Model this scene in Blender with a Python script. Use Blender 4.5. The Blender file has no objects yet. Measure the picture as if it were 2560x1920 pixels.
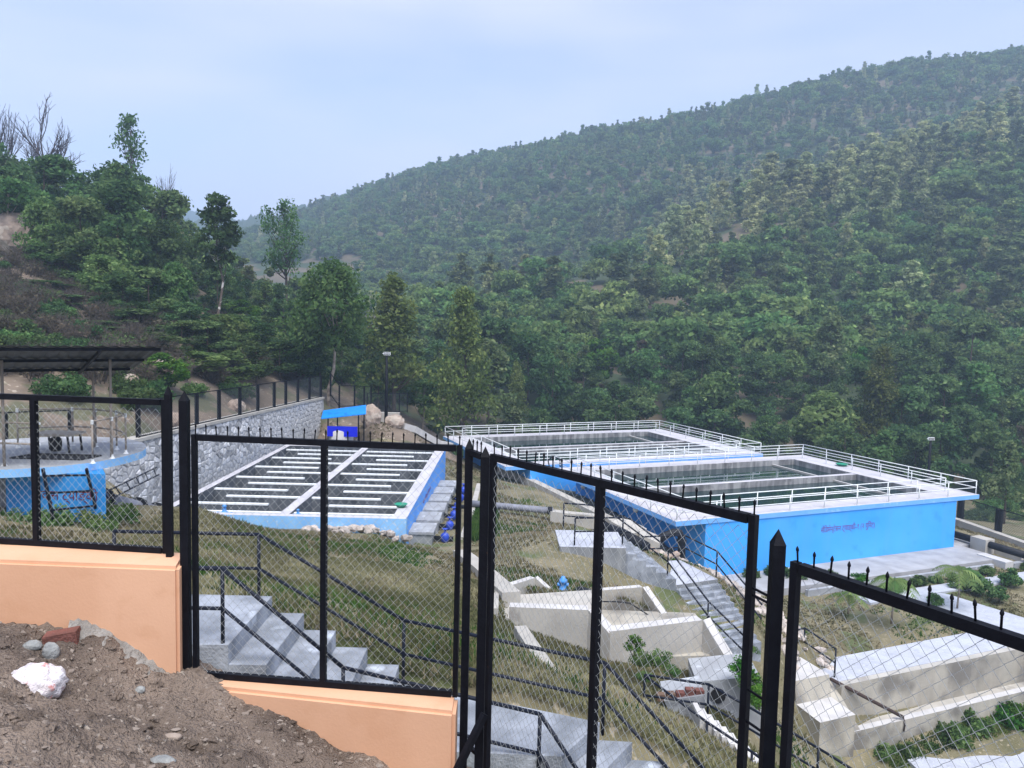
import bpy, bmesh, math, random
import numpy as np
from mathutils import Vector, Matrix
random.seed(7)
RNG = np.random.default_rng(7)
S = bpy.context.scene
COL = S.collection

# ------------------------------------------------------------------ camera
PITCH, ROLL, FPX, YAW = 0.0753845, -0.0239823, 1874.94, 0.386458
F = np.array([0, math.cos(PITCH), -math.sin(PITCH)])
_rt = np.array([1., 0, 0]); _dn = np.cross(F, _rt)
RT = math.cos(ROLL) * _rt + math.sin(ROLL) * _dn
DN = -math.sin(ROLL) * _rt + math.cos(ROLL) * _dn
cam_d = bpy.data.cameras.new('camera'); cam = bpy.data.objects.new('camera', cam_d); COL.objects.link(cam)
cam_d.sensor_width = 36; cam_d.lens = FPX / 2560 * 36
cam_d.clip_start = 0.05; cam_d.clip_end = 5000
M = Matrix.Identity(4)
for i in range(3):
    M[i][0] = RT[i]; M[i][1] = -DN[i]; M[i][2] = -F[i]
cam.matrix_world = M
S.camera = cam

# ------------------------------------------------------------------ light
SUN_EL, SUN_AZ = math.radians(63), math.radians(162)      # azimuth from +Y clockwise: behind and right of the camera
w = bpy.data.worlds.new('World'); S.world = w; w.use_nodes = True
nt = w.node_tree; nt.nodes.clear()
def N(t, **k):
    n = nt.nodes.new(t)
    for a, b in k.items(): setattr(n, a, b)
    return n
out = N('ShaderNodeOutputWorld'); bg = N('ShaderNodeBackground'); bg.inputs[1].default_value = 0.1
sky = N('ShaderNodeTexSky', sky_type='NISHITA', sun_disc=False)
sky.sun_elevation = SUN_EL; sky.sun_rotation = SUN_AZ; sky.air_density = 1.0; sky.dust_density = 1.0; sky.ozone_density = 2.5
tc = N('ShaderNodeTexCoord'); mp = N('ShaderNodeMapping'); mp.inputs['Scale'].default_value = (1.0, 1.0, 4.2)
no = N('ShaderNodeTexNoise'); no.inputs['Scale'].default_value = 1.7; no.inputs['Detail'].default_value = 3.5; no.inputs['Roughness'].default_value = 0.5
rp = N('ShaderNodeValToRGB'); rp.color_ramp.elements[0].position = 0.32; rp.color_ramp.elements[1].position = 0.70
rp.color_ramp.elements[0].color = (0.30, 0.30, 0.30, 1); rp.color_ramp.elements[1].color = (0.95, 0.95, 0.95, 1)
mx = N('ShaderNodeMixRGB'); mx.inputs[2].default_value = (4.2, 4.25, 5.35, 1)
L = nt.links.new
L(tc.outputs['Generated'], mp.inputs[0]); L(mp.outputs[0], no.inputs[0]); L(no.outputs[0], rp.inputs[0])
L(rp.outputs[0], mx.inputs[0]); L(sky.outputs[0], mx.inputs[1]); L(mx.outputs[0], bg.inputs[0]); L(bg.outputs[0], out.inputs[0])
sd = bpy.data.lights.new('sun', 'SUN'); sun = bpy.data.objects.new('sun', sd); COL.objects.link(sun)
sd.energy = 2.1; sd.angle = math.radians(40); sd.color = (1.0, 0.965, 0.92)
sdir = Vector((math.sin(SUN_AZ) * math.cos(SUN_EL), math.cos(SUN_AZ) * math.cos(SUN_EL), math.sin(SUN_EL)))
sun.rotation_euler = sdir.to_track_quat('Z', 'Y').to_euler()
S.view_settings.view_transform = 'Standard'; S.view_settings.look = 'None'
S.view_settings.gamma = 1; S.view_settings.exposure = 1.22
S.render.engine = 'CYCLES'
S.cycles.use_denoising = True
try: S.cycles.denoiser = 'OPENIMAGEDENOISE'
except Exception: pass
S.cycles.max_bounces = 5; S.cycles.diffuse_bounces = 3; S.cycles.glossy_bounces = 2
S.cycles.transmission_bounces = 3; S.cycles.volume_bounces = 1; S.cycles.transparent_max_bounces = 6
S.cycles.volume_step_rate = 4

# ------------------------------------------------------------------ pixel <-> world helpers (a pixel gives a direction only)
def ray(u, v): return F + (u - 1280) / FPX * RT + (v - 960) / FPX * DN
def Zp(u, v, z): d = ray(u, v); return Vector(d * (z / d[2]))        # where the direction meets height z
def Dp(u, v, y): d = ray(u, v); return Vector(d * (y / d[1]))        # ... or distance y
def pj(P):
    P = np.asarray(P, float); zc = P @ F
    return np.stack([1280 + FPX * (P @ RT) / zc, 960 + FPX * (P @ DN) / zc], -1)
ZT = -9.7                                                            # walkway level of the two sedimentation tanks
N0 = Zp(1690, 1304, ZT)
dA = Vector((-math.sin(YAW), math.cos(YAW), 0)); dB = Vector((math.cos(YAW), math.sin(YAW), 0))
def AB(a, b, z): p = N0 + dA * a + dB * b; return Vector((p.x, p.y, z))

# ------------------------------------------------------------------ materials
MATS = {}
def mat(name, c1, c2=None, scale=4., rough=.8, bump=0., bscale=None, metal=0., streak=None, spec=.3, detail=6., c3=None, lo=.35, hi=.65, wear=None, rand=0.):
    """two-colour noise material with bump; streak = (colour, scale, amount) adds vertical stains; c3 adds speckle"""
    m = bpy.data.materials.new(name); m.use_nodes = True; t = m.node_tree; b = t.nodes['Principled BSDF']; lk = t.links.new
    b.inputs['Roughness'].default_value = rough; b.inputs['Metallic'].default_value = metal
    b.inputs['Specular IOR Level'].default_value = spec
    g = t.nodes.new('ShaderNodeNewGeometry')
    n = t.nodes.new('ShaderNodeTexNoise'); n.inputs['Scale'].default_value = scale; n.inputs['Detail'].default_value = detail
    lk(g.outputs['Position'], n.inputs['Vector'])
    r = t.nodes.new('ShaderNodeValToRGB'); r.color_ramp.elements[0].position = lo; r.color_ramp.elements[1].position = hi
    r.color_ramp.elements[0].color = (*c1, 1); r.color_ramp.elements[1].color = (*(c2 or c1), 1)
    lk(n.outputs[0], r.inputs[0]); colr = r.outputs[0]
    def over(fac, col):
        nonlocal colr
        x = t.nodes.new('ShaderNodeMixRGB'); lk(fac, x.inputs[0]); lk(colr, x.inputs[1]); x.inputs[2].default_value = (*col, 1); colr = x.outputs[0]
    def ramp(src, a, c, top=1.):
        q = t.nodes.new('ShaderNodeValToRGB'); q.color_ramp.elements[0].position = a; q.color_ramp.elements[1].position = c
        q.color_ramp.elements[0].color = (0, 0, 0, 1); q.color_ramp.elements[1].color = (top, top, top, 1); lk(src, q.inputs[0]); return q.outputs[0]
    if c3:
        n3 = t.nodes.new('ShaderNodeTexNoise'); n3.inputs['Scale'].default_value = c3[1]; n3.inputs['Detail'].default_value = 3
        lk(g.outputs['Position'], n3.inputs['Vector']); over(ramp(n3.outputs[0], c3[2], c3[2] + .08, c3[3] if len(c3) > 3 else 1.), c3[0])
    if streak:
        mp_ = t.nodes.new('ShaderNodeMapping'); mp_.inputs['Scale'].default_value = (1, 1, .12)
        n4 = t.nodes.new('ShaderNodeTexNoise'); n4.inputs['Scale'].default_value = streak[1]; n4.inputs['Detail'].default_value = 5
        lk(g.outputs['Position'], mp_.inputs[0]); lk(mp_.outputs[0], n4.inputs[0]); over(ramp(n4.outputs[0], .46, .62, streak[2]), streak[0])
    if wear:
        n5 = t.nodes.new('ShaderNodeTexNoise'); n5.inputs['Scale'].default_value = wear[1]; n5.inputs['Detail'].default_value = 8
        lk(g.outputs['Position'], n5.inputs[0]); over(ramp(n5.outputs[0], wear[2], wear[2] + (wear[4] if len(wear) > 4 else .05), wear[3]), wear[0])
    if rand:
        oi = t.nodes.new('ShaderNodeObjectInfo'); hs = t.nodes.new('ShaderNodeHueSaturation'); mr = t.nodes.new('ShaderNodeMapRange')
        mr.inputs[3].default_value = 1 - rand; mr.inputs[4].default_value = 1 + rand
        lk(oi.outputs['Random'], mr.inputs[0]); lk(mr.outputs[0], hs.inputs['Value']); lk(colr, hs.inputs['Color']); colr = hs.outputs[0]
    lk(colr, b.inputs['Base Color'])
    if bump:
        n2 = t.nodes.new('ShaderNodeTexNoise'); n2.inputs['Scale'].default_value = bscale or scale * 4; n2.inputs['Detail'].default_value = 6
        lk(g.outputs['Position'], n2.inputs[0])
        bp = t.nodes.new('ShaderNodeBump'); bp.inputs['Strength'].default_value = bump; bp.inputs['Distance'].default_value = .05
        lk(n2.outputs[0], bp.inputs['Height']); lk(bp.outputs[0], b.inputs['Normal'])
    MATS[name] = m
    return m
def leafmat(name, c1, c2, c3, var=.25, trans=.42):
    """foliage: colour by leaf tint attribute, varied per tree"""
    m = bpy.data.materials.new(name); m.use_nodes = True; t = m.node_tree; t.nodes.clear(); lk = t.links.new
    o = t.nodes.new('ShaderNodeOutputMaterial'); d = t.nodes.new('ShaderNodeBsdfDiffuse'); tr = t.nodes.new('ShaderNodeBsdfTranslucent'); x = t.nodes.new('ShaderNodeMixShader')
    a = t.nodes.new('ShaderNodeAttribute'); a.attribute_name = 'tint'
    r = t.nodes.new('ShaderNodeValToRGB'); e = r.color_ramp.elements
    e[0].color = (*c1, 1); e[1].color = (*c3, 1); e[1].position = 1; q = e.new(.5); q.color = (*c2, 1)
    oi = t.nodes.new('ShaderNodeObjectInfo'); hs = t.nodes.new('ShaderNodeHueSaturation')
    mv = t.nodes.new('ShaderNodeMapRange'); mv.inputs[3].default_value = 1 - var; mv.inputs[4].default_value = 1 + var
    ml = t.nodes.new('ShaderNodeMath'); ml.operation = 'MULTIPLY'; ml.inputs[1].default_value = 7.31
    fr = t.nodes.new('ShaderNodeMath'); fr.operation = 'FRACT'
    mh = t.nodes.new('ShaderNodeMapRange'); mh.inputs[3].default_value = .475; mh.inputs[4].default_value = .525
    lk(oi.outputs['Random'], mv.inputs[0]); lk(oi.outputs['Random'], ml.inputs[0]); lk(ml.outputs[0], fr.inputs[0]); lk(fr.outputs[0], mh.inputs[0])
    lk(a.outputs['Fac'], r.inputs[0]); lk(r.outputs[0], hs.inputs['Color']); lk(mv.outputs[0], hs.inputs['Value']); lk(mh.outputs[0], hs.inputs['Hue'])
    lk(hs.outputs[0], d.inputs[0]); lk(hs.outputs[0], tr.inputs[0]); x.inputs[0].default_value = trans
    lk(d.outputs[0], x.inputs[1]); lk(tr.outputs[0], x.inputs[2]); lk(x.outputs[0], o.inputs[0])
    MATS[name] = m
    return m
mat('black_paint', (.0025, .003, .006), (.005, .006, .010), 20, .6, .1, 60, spec=.16, wear=((.05, .022, .010), 30, .72, .7))
mat('rail_black', (.004, .007, .016), (.007, .011, .024), 25, .5, spec=.25)
mat('wire', (.55, .58, .58), (.40, .42, .42), 40, .45, metal=.25, spec=.5)
mat('orange_paint', (.70, .415, .26), (.66, .385, .24), 1.6, .75, .04, 60, wear=((.48, .25, .14), 2.2, .62, .35, .18), streak=((.56, .30, .17), 1.6, .35), c3=((.60, .33, .19), 5, .60, .35))
mat('dirt', (.115, .09, .074), (.30, .236, .188), 1.2, .95, 1.0, 60, c3=((.42, .36, .30), 26, .62), wear=((.10, .075, .058), 5, .57, .6))
mat('pebble', (.40, .34, .29), (.24, .19, .155), 6, .9, .4, 30, rand=.4)
mat('stone_grey', (.30, .31, .30), (.20, .21, .21), 14, .85, .5, 40)
mat('mortar', (.34, .325, .30), (.20, .19, .175), 9, .92, .8, 40)
mat('brick_red', (.19, .075, .06), (.12, .055, .045), 12, .9, .4, 50)
mat('brick_side', (.20, .13, .085), (.15, .095, .065), 12, .9, .4, 50)
mat('white_sack', (.72, .70, .72), (.60, .55, .56), 30, .6, .5, 60, c3=((.62, .30, .28), 22, .60))
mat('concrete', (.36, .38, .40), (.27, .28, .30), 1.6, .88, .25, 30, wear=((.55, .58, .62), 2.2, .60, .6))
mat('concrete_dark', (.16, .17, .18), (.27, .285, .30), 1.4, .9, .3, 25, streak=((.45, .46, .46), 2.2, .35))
mat('stair_concrete', (.34, .37, .42), (.19, .21, .24), 2.6, .85, .35, 34, wear=((.58, .64, .72), 2.2, .60, .8, .12), streak=((.13, .145, .165), 2.4, .5))
mat('concrete_pale', (.47, .45, .405), (.38, .365, .33), 1.2, .88, .2, 25, wear=((.26, .24, .22), 1.1, .62, .6), streak=((.36, .33, .29), 1.6, .30))
mat('concrete_white', (.54, .53, .515), (.45, .44, .43), 2, .85, .15, 25)
mat('stained_wall', (.46, .43, .365), (.36, .34, .29), .9, .9, .3, 22, wear=((.16, .15, .135), .7, .50, .85, .17), streak=((.24, .22, .19), 1.2, .45))
mat('walk_paving', (.46, .485, .54), (.38, .40, .455), 1.5, .85, .5, 14, wear=((.28, .30, .33), 5, .58, .5, .12), c3=((.54, .56, .61), 9, .60, .7))
mat('apron', (.40, .40, .41), (.30, .30, .31), 1.1, .9, .2, 20, streak=((.24, .24, .24), .9, .4))
mat('blue_paint', (.05, .36, .90), (.075, .41, .94), .35, .6, .05, 60, spec=.25, wear=((.02, .18, .66), 1.1, .60, .35, .15), streak=((.10, .36, .88), 1.3, .28))
mat('blue_fascia', (.15, .40, .82), (.19, .45, .86), 1.2, .65, .05, 40, wear=((.34, .55, .84), 2.0, .60, .5))
mat('blue_floc', (.10, .34, .86), (.12, .38, .90), .8, .65, .08, 40, wear=((.30, .46, .72), 2.4, .66, .4))
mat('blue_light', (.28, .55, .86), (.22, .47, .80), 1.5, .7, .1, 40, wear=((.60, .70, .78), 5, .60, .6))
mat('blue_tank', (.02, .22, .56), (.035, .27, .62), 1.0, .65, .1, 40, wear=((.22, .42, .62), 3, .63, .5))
mat('walk_slab', (.52, .51, .54), (.44, .435, .465), .8, .85, .1, 25, wear=((.60, .60, .62), 1.8, .58, .6, .12))
mat('basin_wall', (.25, .25, .255), (.13, .13, .135), 1.1, .9, .3, 20, streak=((.52, .52, .51), 2.6, .5), wear=((.06, .06, .065), .9, .54, .6, .12))
mat('floc_inner', (.055, .064, .076), (.115, .128, .145), 1.2, .85, .2, 20, streak=((.22, .235, .25), 1.6, .35))
mat('floc_floor', (.035, .04, .045), (.06, .065, .07), 1.5, .5)
mat('baffle_top', (.84, .88, .89), (.76, .80, .81), 3, .8)
mat('pipe_white', (.80, .84, .84), (.74, .78, .78), 3, .5, spec=.5)
mat('pvc_brown', (.34, .29, .24), (.26, .22, .185), 4, .7)
mat('pvc_white', (.78, .80, .80), (.70, .72, .72), 4, .5)
mat('pipe_black', (.006, .008, .012), (.014, .016, .022), 4, .6, spec=.25)
mat('pipe_grey', (.26, .27, .32), (.18, .19, .22), 2.5, .6)
mat('valve_blue', (.015, .05, .42), (.02, .07, .50), 6, .5, spec=.5)
mat('valve_sky', (.06, .27, .68), (.09, .33, .74), 6, .5, spec=.5)
mat('roof_blue', (.005, .20, .72), (.01, .24, .78), 2, .5, wear=((.005, .10, .45), 2.5, .6, .5))
mat('cobalt', (.004, .012, .62), (.006, .02, .68), 3, .5)
mat('sheet_metal', (.11, .115, .12), (.075, .08, .085), 1.6, .55, metal=.4, streak=((.05, .045, .04), 4, .5))
mat('green_basin', (.01, .22, .13), (.012, .26, .16), 5, .4, spec=.5)
mat('dark_hatch', (.01, .01, .012), (.02, .02, .022), 5, .6)
mat('wood_board', (.46, .41, .34), (.32, .28, .23), 6, .8)
mat('wall_stone', (.56, .565, .57), (.36, .365, .375), 5, .9, .4, 20, rand=.45, wear=((.62, .64, .68), 7, .60, .6))
mat('wall_mortar', (.29, .295, .305), (.38, .385, .395), 2, .92, .5, 16)
mat('boulder', (.42, .33, .265), (.25, .20, .165), 1.6, .9, .8, 9, wear=((.50, .44, .37), 1.2, .55, .6))
mat('rubble', (.50, .44, .39), (.33, .295, .27), 3, .9, .5, 14, rand=.3)
mat('screen_mesh', (.085, .10, .115), (.07, .085, .095), 40, .8)
mat('lamp_white', (.80, .82, .82), (.70, .72, .72), 8, .4)
mat('letter_maroon', (.15, .018, .028), (.11, .014, .02), 8, .7)
mat('letter_violet', (.13, .025, .20), (.18, .03, .20), 14, .7)
mat('rope_brown', (.075, .05, .042), (.04, .03, .028), 30, .9)
mat('bark', (.11, .085, .065), (.065, .052, .042), 5, .95, .4, 20)
mat('bark_pale', (.42, .36, .30), (.17, .13, .10), 2.6, .9, .3, 14)
mat('bark_white', (.66, .62, .56), (.14, .11, .09), 1.7, .9, .3, 14, lo=.42, hi=.5)
mat('twig', (.12, .10, .085), (.07, .06, .05), 3, .95)
mat('twig_far', (.07, .055, .058), (.055, .045, .05), 3, .95)
leafmat('leaf_dark', (.032, .066, .026), (.080, .145, .054), (.175, .255, .098))
leafmat('leaf_mid', (.042, .092, .032), (.104, .188, .060), (.215, .305, .112))
leafmat('leaf_lime', (.026, .085, .016), (.065, .176, .029), (.150, .280, .052))
leafmat('leaf_olive', (.062, .098, .040), (.145, .190, .080), (.290, .315, .150))
leafmat('leaf_gold', (.055, .090, .026), (.125, .175, .050), (.255, .300, .105))
leafmat('leaf_pale', (.150, .190, .085), (.330, .380, .175), (.500, .520, .280))
leafmat('leaf_far', (.054, .108, .038), (.138, .225, .074), (.275, .370, .130))
leafmat('leaf_brown', (.055, .050, .034), (.105, .092, .064), (.170, .148, .105))
leafmat('grass', (.095, .100, .044), (.190, .178, .096), (.340, .300, .190), .15)
leafmat('grass_green', (.024, .070, .014), (.055, .125, .026), (.120, .190, .050), .15)
# water
m = bpy.data.materials.new('water'); m.use_nodes = True; b = m.node_tree.nodes['Principled BSDF']
b.inputs['Base Color'].default_value = (.006, .026, .028, 1); b.inputs['Roughness'].default_value = .035; b.inputs['Specular IOR Level'].default_value = .55
_n = m.node_tree.nodes.new('ShaderNodeTexNoise'); _n.inputs['Scale'].default_value = 1.6; _b = m.node_tree.nodes.new('ShaderNodeBump')
_b.inputs['Strength'].default_value = .012; _b.inputs['Distance'].default_value = .03
m.node_tree.links.new(_n.outputs[0], _b.inputs['Height']); m.node_tree.links.new(_b.outputs[0], b.inputs['Normal']); MATS['water'] = m

# ------------------------------------------------------------------ mesh builder
class MB:
    def __init__(s): s.v = []; s.f = []; s.m = []; s.cur = 0
    def add(s, vs, fs):
        o = len(s.v); s.v += [tuple(x) for x in vs]
        for f in fs: s.f.append(tuple(o + i for i in f)); s.m.append(s.cur)
        return s
    def box(s, a, b):
        x0, y0, z0 = a; x1, y1, z1 = b
        return s.hexa([(x0, y0, z0), (x1, y0, z0), (x1, y1, z0), (x0, y1, z0)], [(x0, y0, z1), (x1, y0, z1), (x1, y1, z1), (x0, y1, z1)])
    def hexa(s, lo, hi):
        n = len(lo)
        return s.add(list(lo) + list(hi), [tuple(range(n))[::-1], tuple(range(n, 2 * n))] + [(i, (i + 1) % n, n + (i + 1) % n, n + i) for i in range(n)])
    def prism(s, poly, z0, z1): return s.hexa([(p[0], p[1], z0) for p in poly], [(p[0], p[1], z1) for p in poly])
    def bar(s, p, q, w, h=None, up=(0, 0, 1)):
        p, q = Vector(p), Vector(q); h = h or w; d = (q - p).normalized(); up = Vector(up)
        if abs(d.dot(up)) > .98: up = Vector((1, 0, 0)) if abs(d.x) < .9 else Vector((0, 1, 0))
        a = d.cross(up).normalized() * (w / 2); b = a.cross(d).normalized() * (h / 2)
        return s.hexa([p - a - b, p + a - b, p + a + b, p - a + b], [q - a - b, q + a - b, q + a + b, q - a + b])
    def tube(s, pts, r, n=8, caps=True):
        pts = [Vector(p) for p in pts]; k = len(pts); rr = r if hasattr(r, '__len__') else [r] * k
        rings = []; prev = None
        for i, p in enumerate(pts):
            d = (pts[min(i + 1, k - 1)] - pts[max(i - 1, 0)]).normalized()
            a = d.cross(Vector((0, 0, 1))) if prev is None else prev - d * prev.dot(d)
            if a.length < 1e-4: a = d.cross(Vector((0, 1, 0)))
            a.normalize(); prev = a; b = d.cross(a)
            rings.append([p + (a * math.cos(t) + b * math.sin(t)) * rr[i] for t in [2 * math.pi * j / n for j in range(n)]])
        vs = [v for rg in rings for v in rg]
        fs = [(i * n + j, i * n + (j + 1) % n, (i + 1) * n + (j + 1) % n, (i + 1) * n + j) for i in range(k - 1) for j in range(n)]
        if caps: fs += [tuple(range(n))[::-1], tuple((k - 1) * n + j for j in range(n))]
        return s.add(vs, fs)
    def lathe(s, c, prof, n=10, axis=None):
        c = Vector(c); ax = Vector(axis or (0, 0, 1)).normalized()
        a = ax.cross(Vector((1, 0, 0))); a = a if a.length > .1 else ax.cross(Vector((0, 1, 0))); a.normalize(); b = ax.cross(a)
        vs = [c + ax * h + (a * math.cos(2 * math.pi * j / n) + b * math.sin(2 * math.pi * j / n)) * r for r, h in prof for j in range(n)]
        k = len(prof)
        fs = [(i * n + j, i * n + (j + 1) % n, (i + 1) * n + (j + 1) % n, (i + 1) * n + j) for i in range(k - 1) for j in range(n)]
        fs += [tuple(range(n))[::-1], tuple((k - 1) * n + j for j in range(n))]
        return s.add(vs, fs)
    def rock(s, c, rx, ry, rz, seed=0, sub=1, jag=.22):
        r = random.Random(seed); bm = bmesh.new(); bmesh.ops.create_icosphere(bm, subdivisions=sub, radius=1)
        vs = []
        for v in bm.verts:
            k = 1 + r.uniform(-jag, jag); vs.append((c[0] + v.co.x * rx * k, c[1] + v.co.y * ry * k, c[2] + v.co.z * rz * k))
        bm.verts.ensure_lookup_table(); fs = [tuple(v.index for v in f.verts) for f in bm.faces]; bm.free()
        return s.add(vs, fs)
    def mesh(s, name, mats, smooth=False, org=(0, 0, 0)):
        me = bpy.data.meshes.new(name); o = Vector(org)
        me.from_pydata([tuple(Vector(v) - o) for v in s.v], [], s.f)
        for mm in ([mats] if isinstance(mats, str) else mats): me.materials.append(MATS[mm])
        if any(s.m): me.polygons.foreach_set('material_index', s.m)
        if smooth: me.polygons.foreach_set('use_smooth', [True] * len(me.polygons))
        me.update(); return me
def wloc(o):
    v = Vector((0, 0, 0))
    while o: v += o.location; o = o.parent
    return v
def tag(o, label=None, cat=None, group=None, kind=None):
    for k, x in (('label', label), ('category', cat), ('group', group), ('kind', kind)):
        if x: o[k] = x
    return o
def thing(name, label, cat, loc=(0, 0, 0), group=None):
    o = bpy.data.objects.new(name, None); o.empty_display_size = .2; COL.objects.link(o); o.location = loc
    return tag(o, label, cat, group)
def part(name, mb, mats, parent=None, smooth=False, org=None, **k):
    """link a builder's shapes (given in world coordinates) as one mesh object; a part under parent"""
    base = wloc(parent) if parent else Vector((0, 0, 0))
    og = Vector(org) if org is not None else base
    o = bpy.data.objects.new(name, mb.mesh(name, mats, smooth, og)); COL.objects.link(o)
    o.parent = parent; o.location = og - base
    return tag(o, **k)
def inst(name, me, parent=None, loc=(0, 0, 0), rot=(0, 0, 0), scale=(1, 1, 1), **k):
    base = wloc(parent) if parent else Vector((0, 0, 0))
    o = bpy.data.objects.new(name, me); COL.objects.link(o); o.parent = parent
    o.location = Vector(loc) - base; o.rotation_euler = rot; o.scale = scale
    return tag(o, **k)
def copy_tree(o, parent=None):
    c = o.copy(); COL.objects.link(c); c.parent = parent
    for ch in list(o.children): copy_tree(ch, c)
    return c
# ------------------------------------------------------------------ terrain
mat('ground_grass', (.115, .108, .055), (.205, .178, .108), .7, .95, 1.0, 11, c3=((.36, .31, .225), 7, .60, .8), wear=((.075, .11, .035), .4, .55, .7))
mat('slope_soil', (.12, .095, .07), (.21, .165, .125), .5, .95, 1.0, 6, c3=((.42, .36, .29), 3.2, .62, .8), wear=((.07, .085, .04), .3, .52, .7))
mat('hill_soil', (.095, .082, .05), (.145, .115, .08), .06, .95, .5, 1, wear=((.035, .06, .028), .10, .47, .9))
mat('far_hill', (.030, .052, .030), (.05, .075, .04), .03, .95, .8, .2)
V3 = lambda *a: Vector(a)
CP = [V3(-4, 5.5, -3.4), V3(-2.5, 5.5, -3.5), V3(0, 5, -4.45), V3(2.5, 4, -5.0), V3(-8, 8, -3.3), V3(-14, 10, -3.6),
      Zp(500, 1495, -3.5), Zp(620, 1495, -3.55), V3(-2.0, 9.3, -3.95), V3(-1.2, 9.3, -4.35), V3(.9, 9.0, -4.7), V3(-5.8, 11, -3.7), V3(-10.5, 17, -4.75), V3(-12, 19, -4.7), V3(-9, 21, -5.3), V3(-14, 14, -4.4),
      V3(-14.4, 30.0, -8.38), V3(-9.6, 30.0, -8.42), V3(-5.4, 30.1, -8.55), V3(-3.8, 29.8, -9.0), V3(-12.5, 24, -6.5), V3(-16, 27, -7.0), V3(-5, 16, -5.6), V3(-9, 24, -7.0),
      Dp(700, 1420, 17), Dp(900, 1450, 16.5), Dp(1200, 1560, 16), Dp(1200, 1450, 22), Dp(1200, 1380, 28), Dp(1050, 1480, 17),
      V3(-3.0, 31.4, -9.5), V3(-2.4, 40, -10.0), V3(-2.4, 48.5, -10.3), V3(-9.6, 51, -9.0), V3(-12.9, 53, -9.2), V3(-11, 55, -9.0), V3(-12.6, 54.6, -9.1), V3(-8, 55, -8.6), V3(-15.0, 50, -9.0), V3(-15.6, 38, -8.7), V3(-14.2, 56, -9.0),
      Zp(1250, 1230, -10.5), Zp(1200, 1300, -9.9), Zp(1350, 1260, -10.6), AB(14, .5, -11.2), AB(10, .5, -11.2), AB(4, .3, -11.5), AB(1, -.5, -11.5), AB(-2, -3, -10.3),
      AB(31, -4, -10.3), AB(16, -5, -10.5), AB(24, -5, -10.4), Dp(930, 1055, 56), Dp(1010, 1066, 58), Dp(870, 1060, 58.5), Dp(1060, 1095, 60),
      V3(-16.7, 46, -5.8), V3(-17.6, 37, -5.7), V3(-18.3, 31.5, -5.6), V3(-22, 29, -5.4), V3(-15.6, 57.5, -6.0), V3(-15.4, 60, -6.3),
      Dp(550, 965, 50), Dp(450, 850, 55), Dp(300, 760, 62), Dp(0, 660, 60), Dp(20, 610, 66), Dp(100, 900, 40), Dp(300, 950, 40), Dp(-300, 700, 50),
      Dp(0, 500, 95), Dp(200, 560, 95), Dp(400, 660, 95), Dp(560, 760, 90), Dp(700, 820, 85), Dp(850, 920, 80), Dp(1000, 990, 80), Dp(650, 900, 66), Dp(-400, 400, 100),
      V3(-70, 135, 8), V3(-40, 130, 0), V3(-20, 125, -8), V3(-120, 130, 16),
      AB(34, 10, -15), AB(34, -2, -12.5), AB(34, 20, -15.5), AB(3, 24, -13.0), AB(15, 25, -13.4), AB(-.5, 21, -13.1), AB(-.5, 10, -13.1), AB(-.5, 2, -12.7), AB(24, 24, -14.2),
      AB(-4, 10, -13.25), AB(-9, 10, -13.15), AB(-9, 2.4, -13.15), AB(-6, 16, -13.4), AB(-6, 24, -13.5), AB(2, 28, -13.5), AB(-9, 18, -13.3), AB(-3, 4, -13.2), AB(-6, 3, -13.1),
      AB(-11.5, 5, -14.7), AB(-11.5, 12, -14.7), AB(-12.6, 1, -15.45), AB(-12.6, 10, -15.45), AB(-16, 6, -15.55), AB(-18, 2, -14.9), AB(-16, 12, -15.6),
      AB(-10.6, -3.5, -10.95), AB(-6, -2.6, -10.1), AB(-3, 0, -11.7), AB(-8, -1.2, -11.3), AB(-9.6, .4, -12.8), AB(-13, -1.5, -15.3), AB(-11, -3.4, -12.8), Dp(2000, 1928, 18), Dp(2060, 1930, 21.5), Dp(1960, 1928, 16), Dp(2110, 1935, 19),
      Dp(1290, 1572, 17.4), Dp(1435, 1640, 17.2), Dp(1560, 1675, 16.8), Dp(1700, 1715, 17), Dp(1850, 1730, 17), V3(1.2, 21.4, -7.5), V3(-.4, 20.6, -7.2), V3(3.2, 21.8, -7.55), V3(4.6, 21.2, -8.2), V3(2.2, 21.5, -7.6), Dp(1500, 1720, 12), Dp(1700, 1810, 13), Dp(1900, 1890, 14), Dp(1800, 1655, 20), Dp(1650, 1570, 24), Dp(1500, 1470, 26), V3(1.7, 27.4, -8.35), V3(3.4, 27.3, -8.75), V3(1.5, 29, -8.22), V3(3, 30.5, -8.3), V3(5, 31.2, -9.2), V3(5, 27.3, -9.6),
      V3(3, 7.5, -5.3), V3(6, 9, -7.2), V3(10, 12, -10.2), V3(14, 18, -13.2), V3(20, 20, -15.4), V3(9, 22, -13.0),
      V3(0, 80, -14), V3(15, 85, -18), V3(35, 76, -17), V3(60, 66, -17), V3(85, 66, -17), V3(45, 50, -14.5), V3(60, 40, -15),
      Dp(1300, 1010, 95), Dp(1700, 990, 100), Dp(2200, 975, 105), Dp(2560, 965, 110), Dp(3000, 960, 110), Dp(1000, 960, 110),
      Dp(1500, 870, 130), Dp(2000, 810, 140), Dp(2500, 730, 150), Dp(1150, 870, 128), Dp(3000, 700, 150)]
SPUR = [(1000, 800, 150), (1200, 730, 170), (1450, 680, 190), (1700, 610, 215), (1850, 520, 235), (2100, 455, 250), (2350, 380, 265), (2560, 290, 280), (2900, 180, 300)]
for u, v, d in SPUR:
    p = Dp(u, v, d); CP.append(p); CP.append(p + V3(0, 34, -6))
for u, v, d in ((800, 700, 300), (1000, 640, 320), (1300, 540, 340), (1700, 420, 350), (2100, 330, 360), (2500, 240, 360)): CP.append(Dp(u, v, d))
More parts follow.
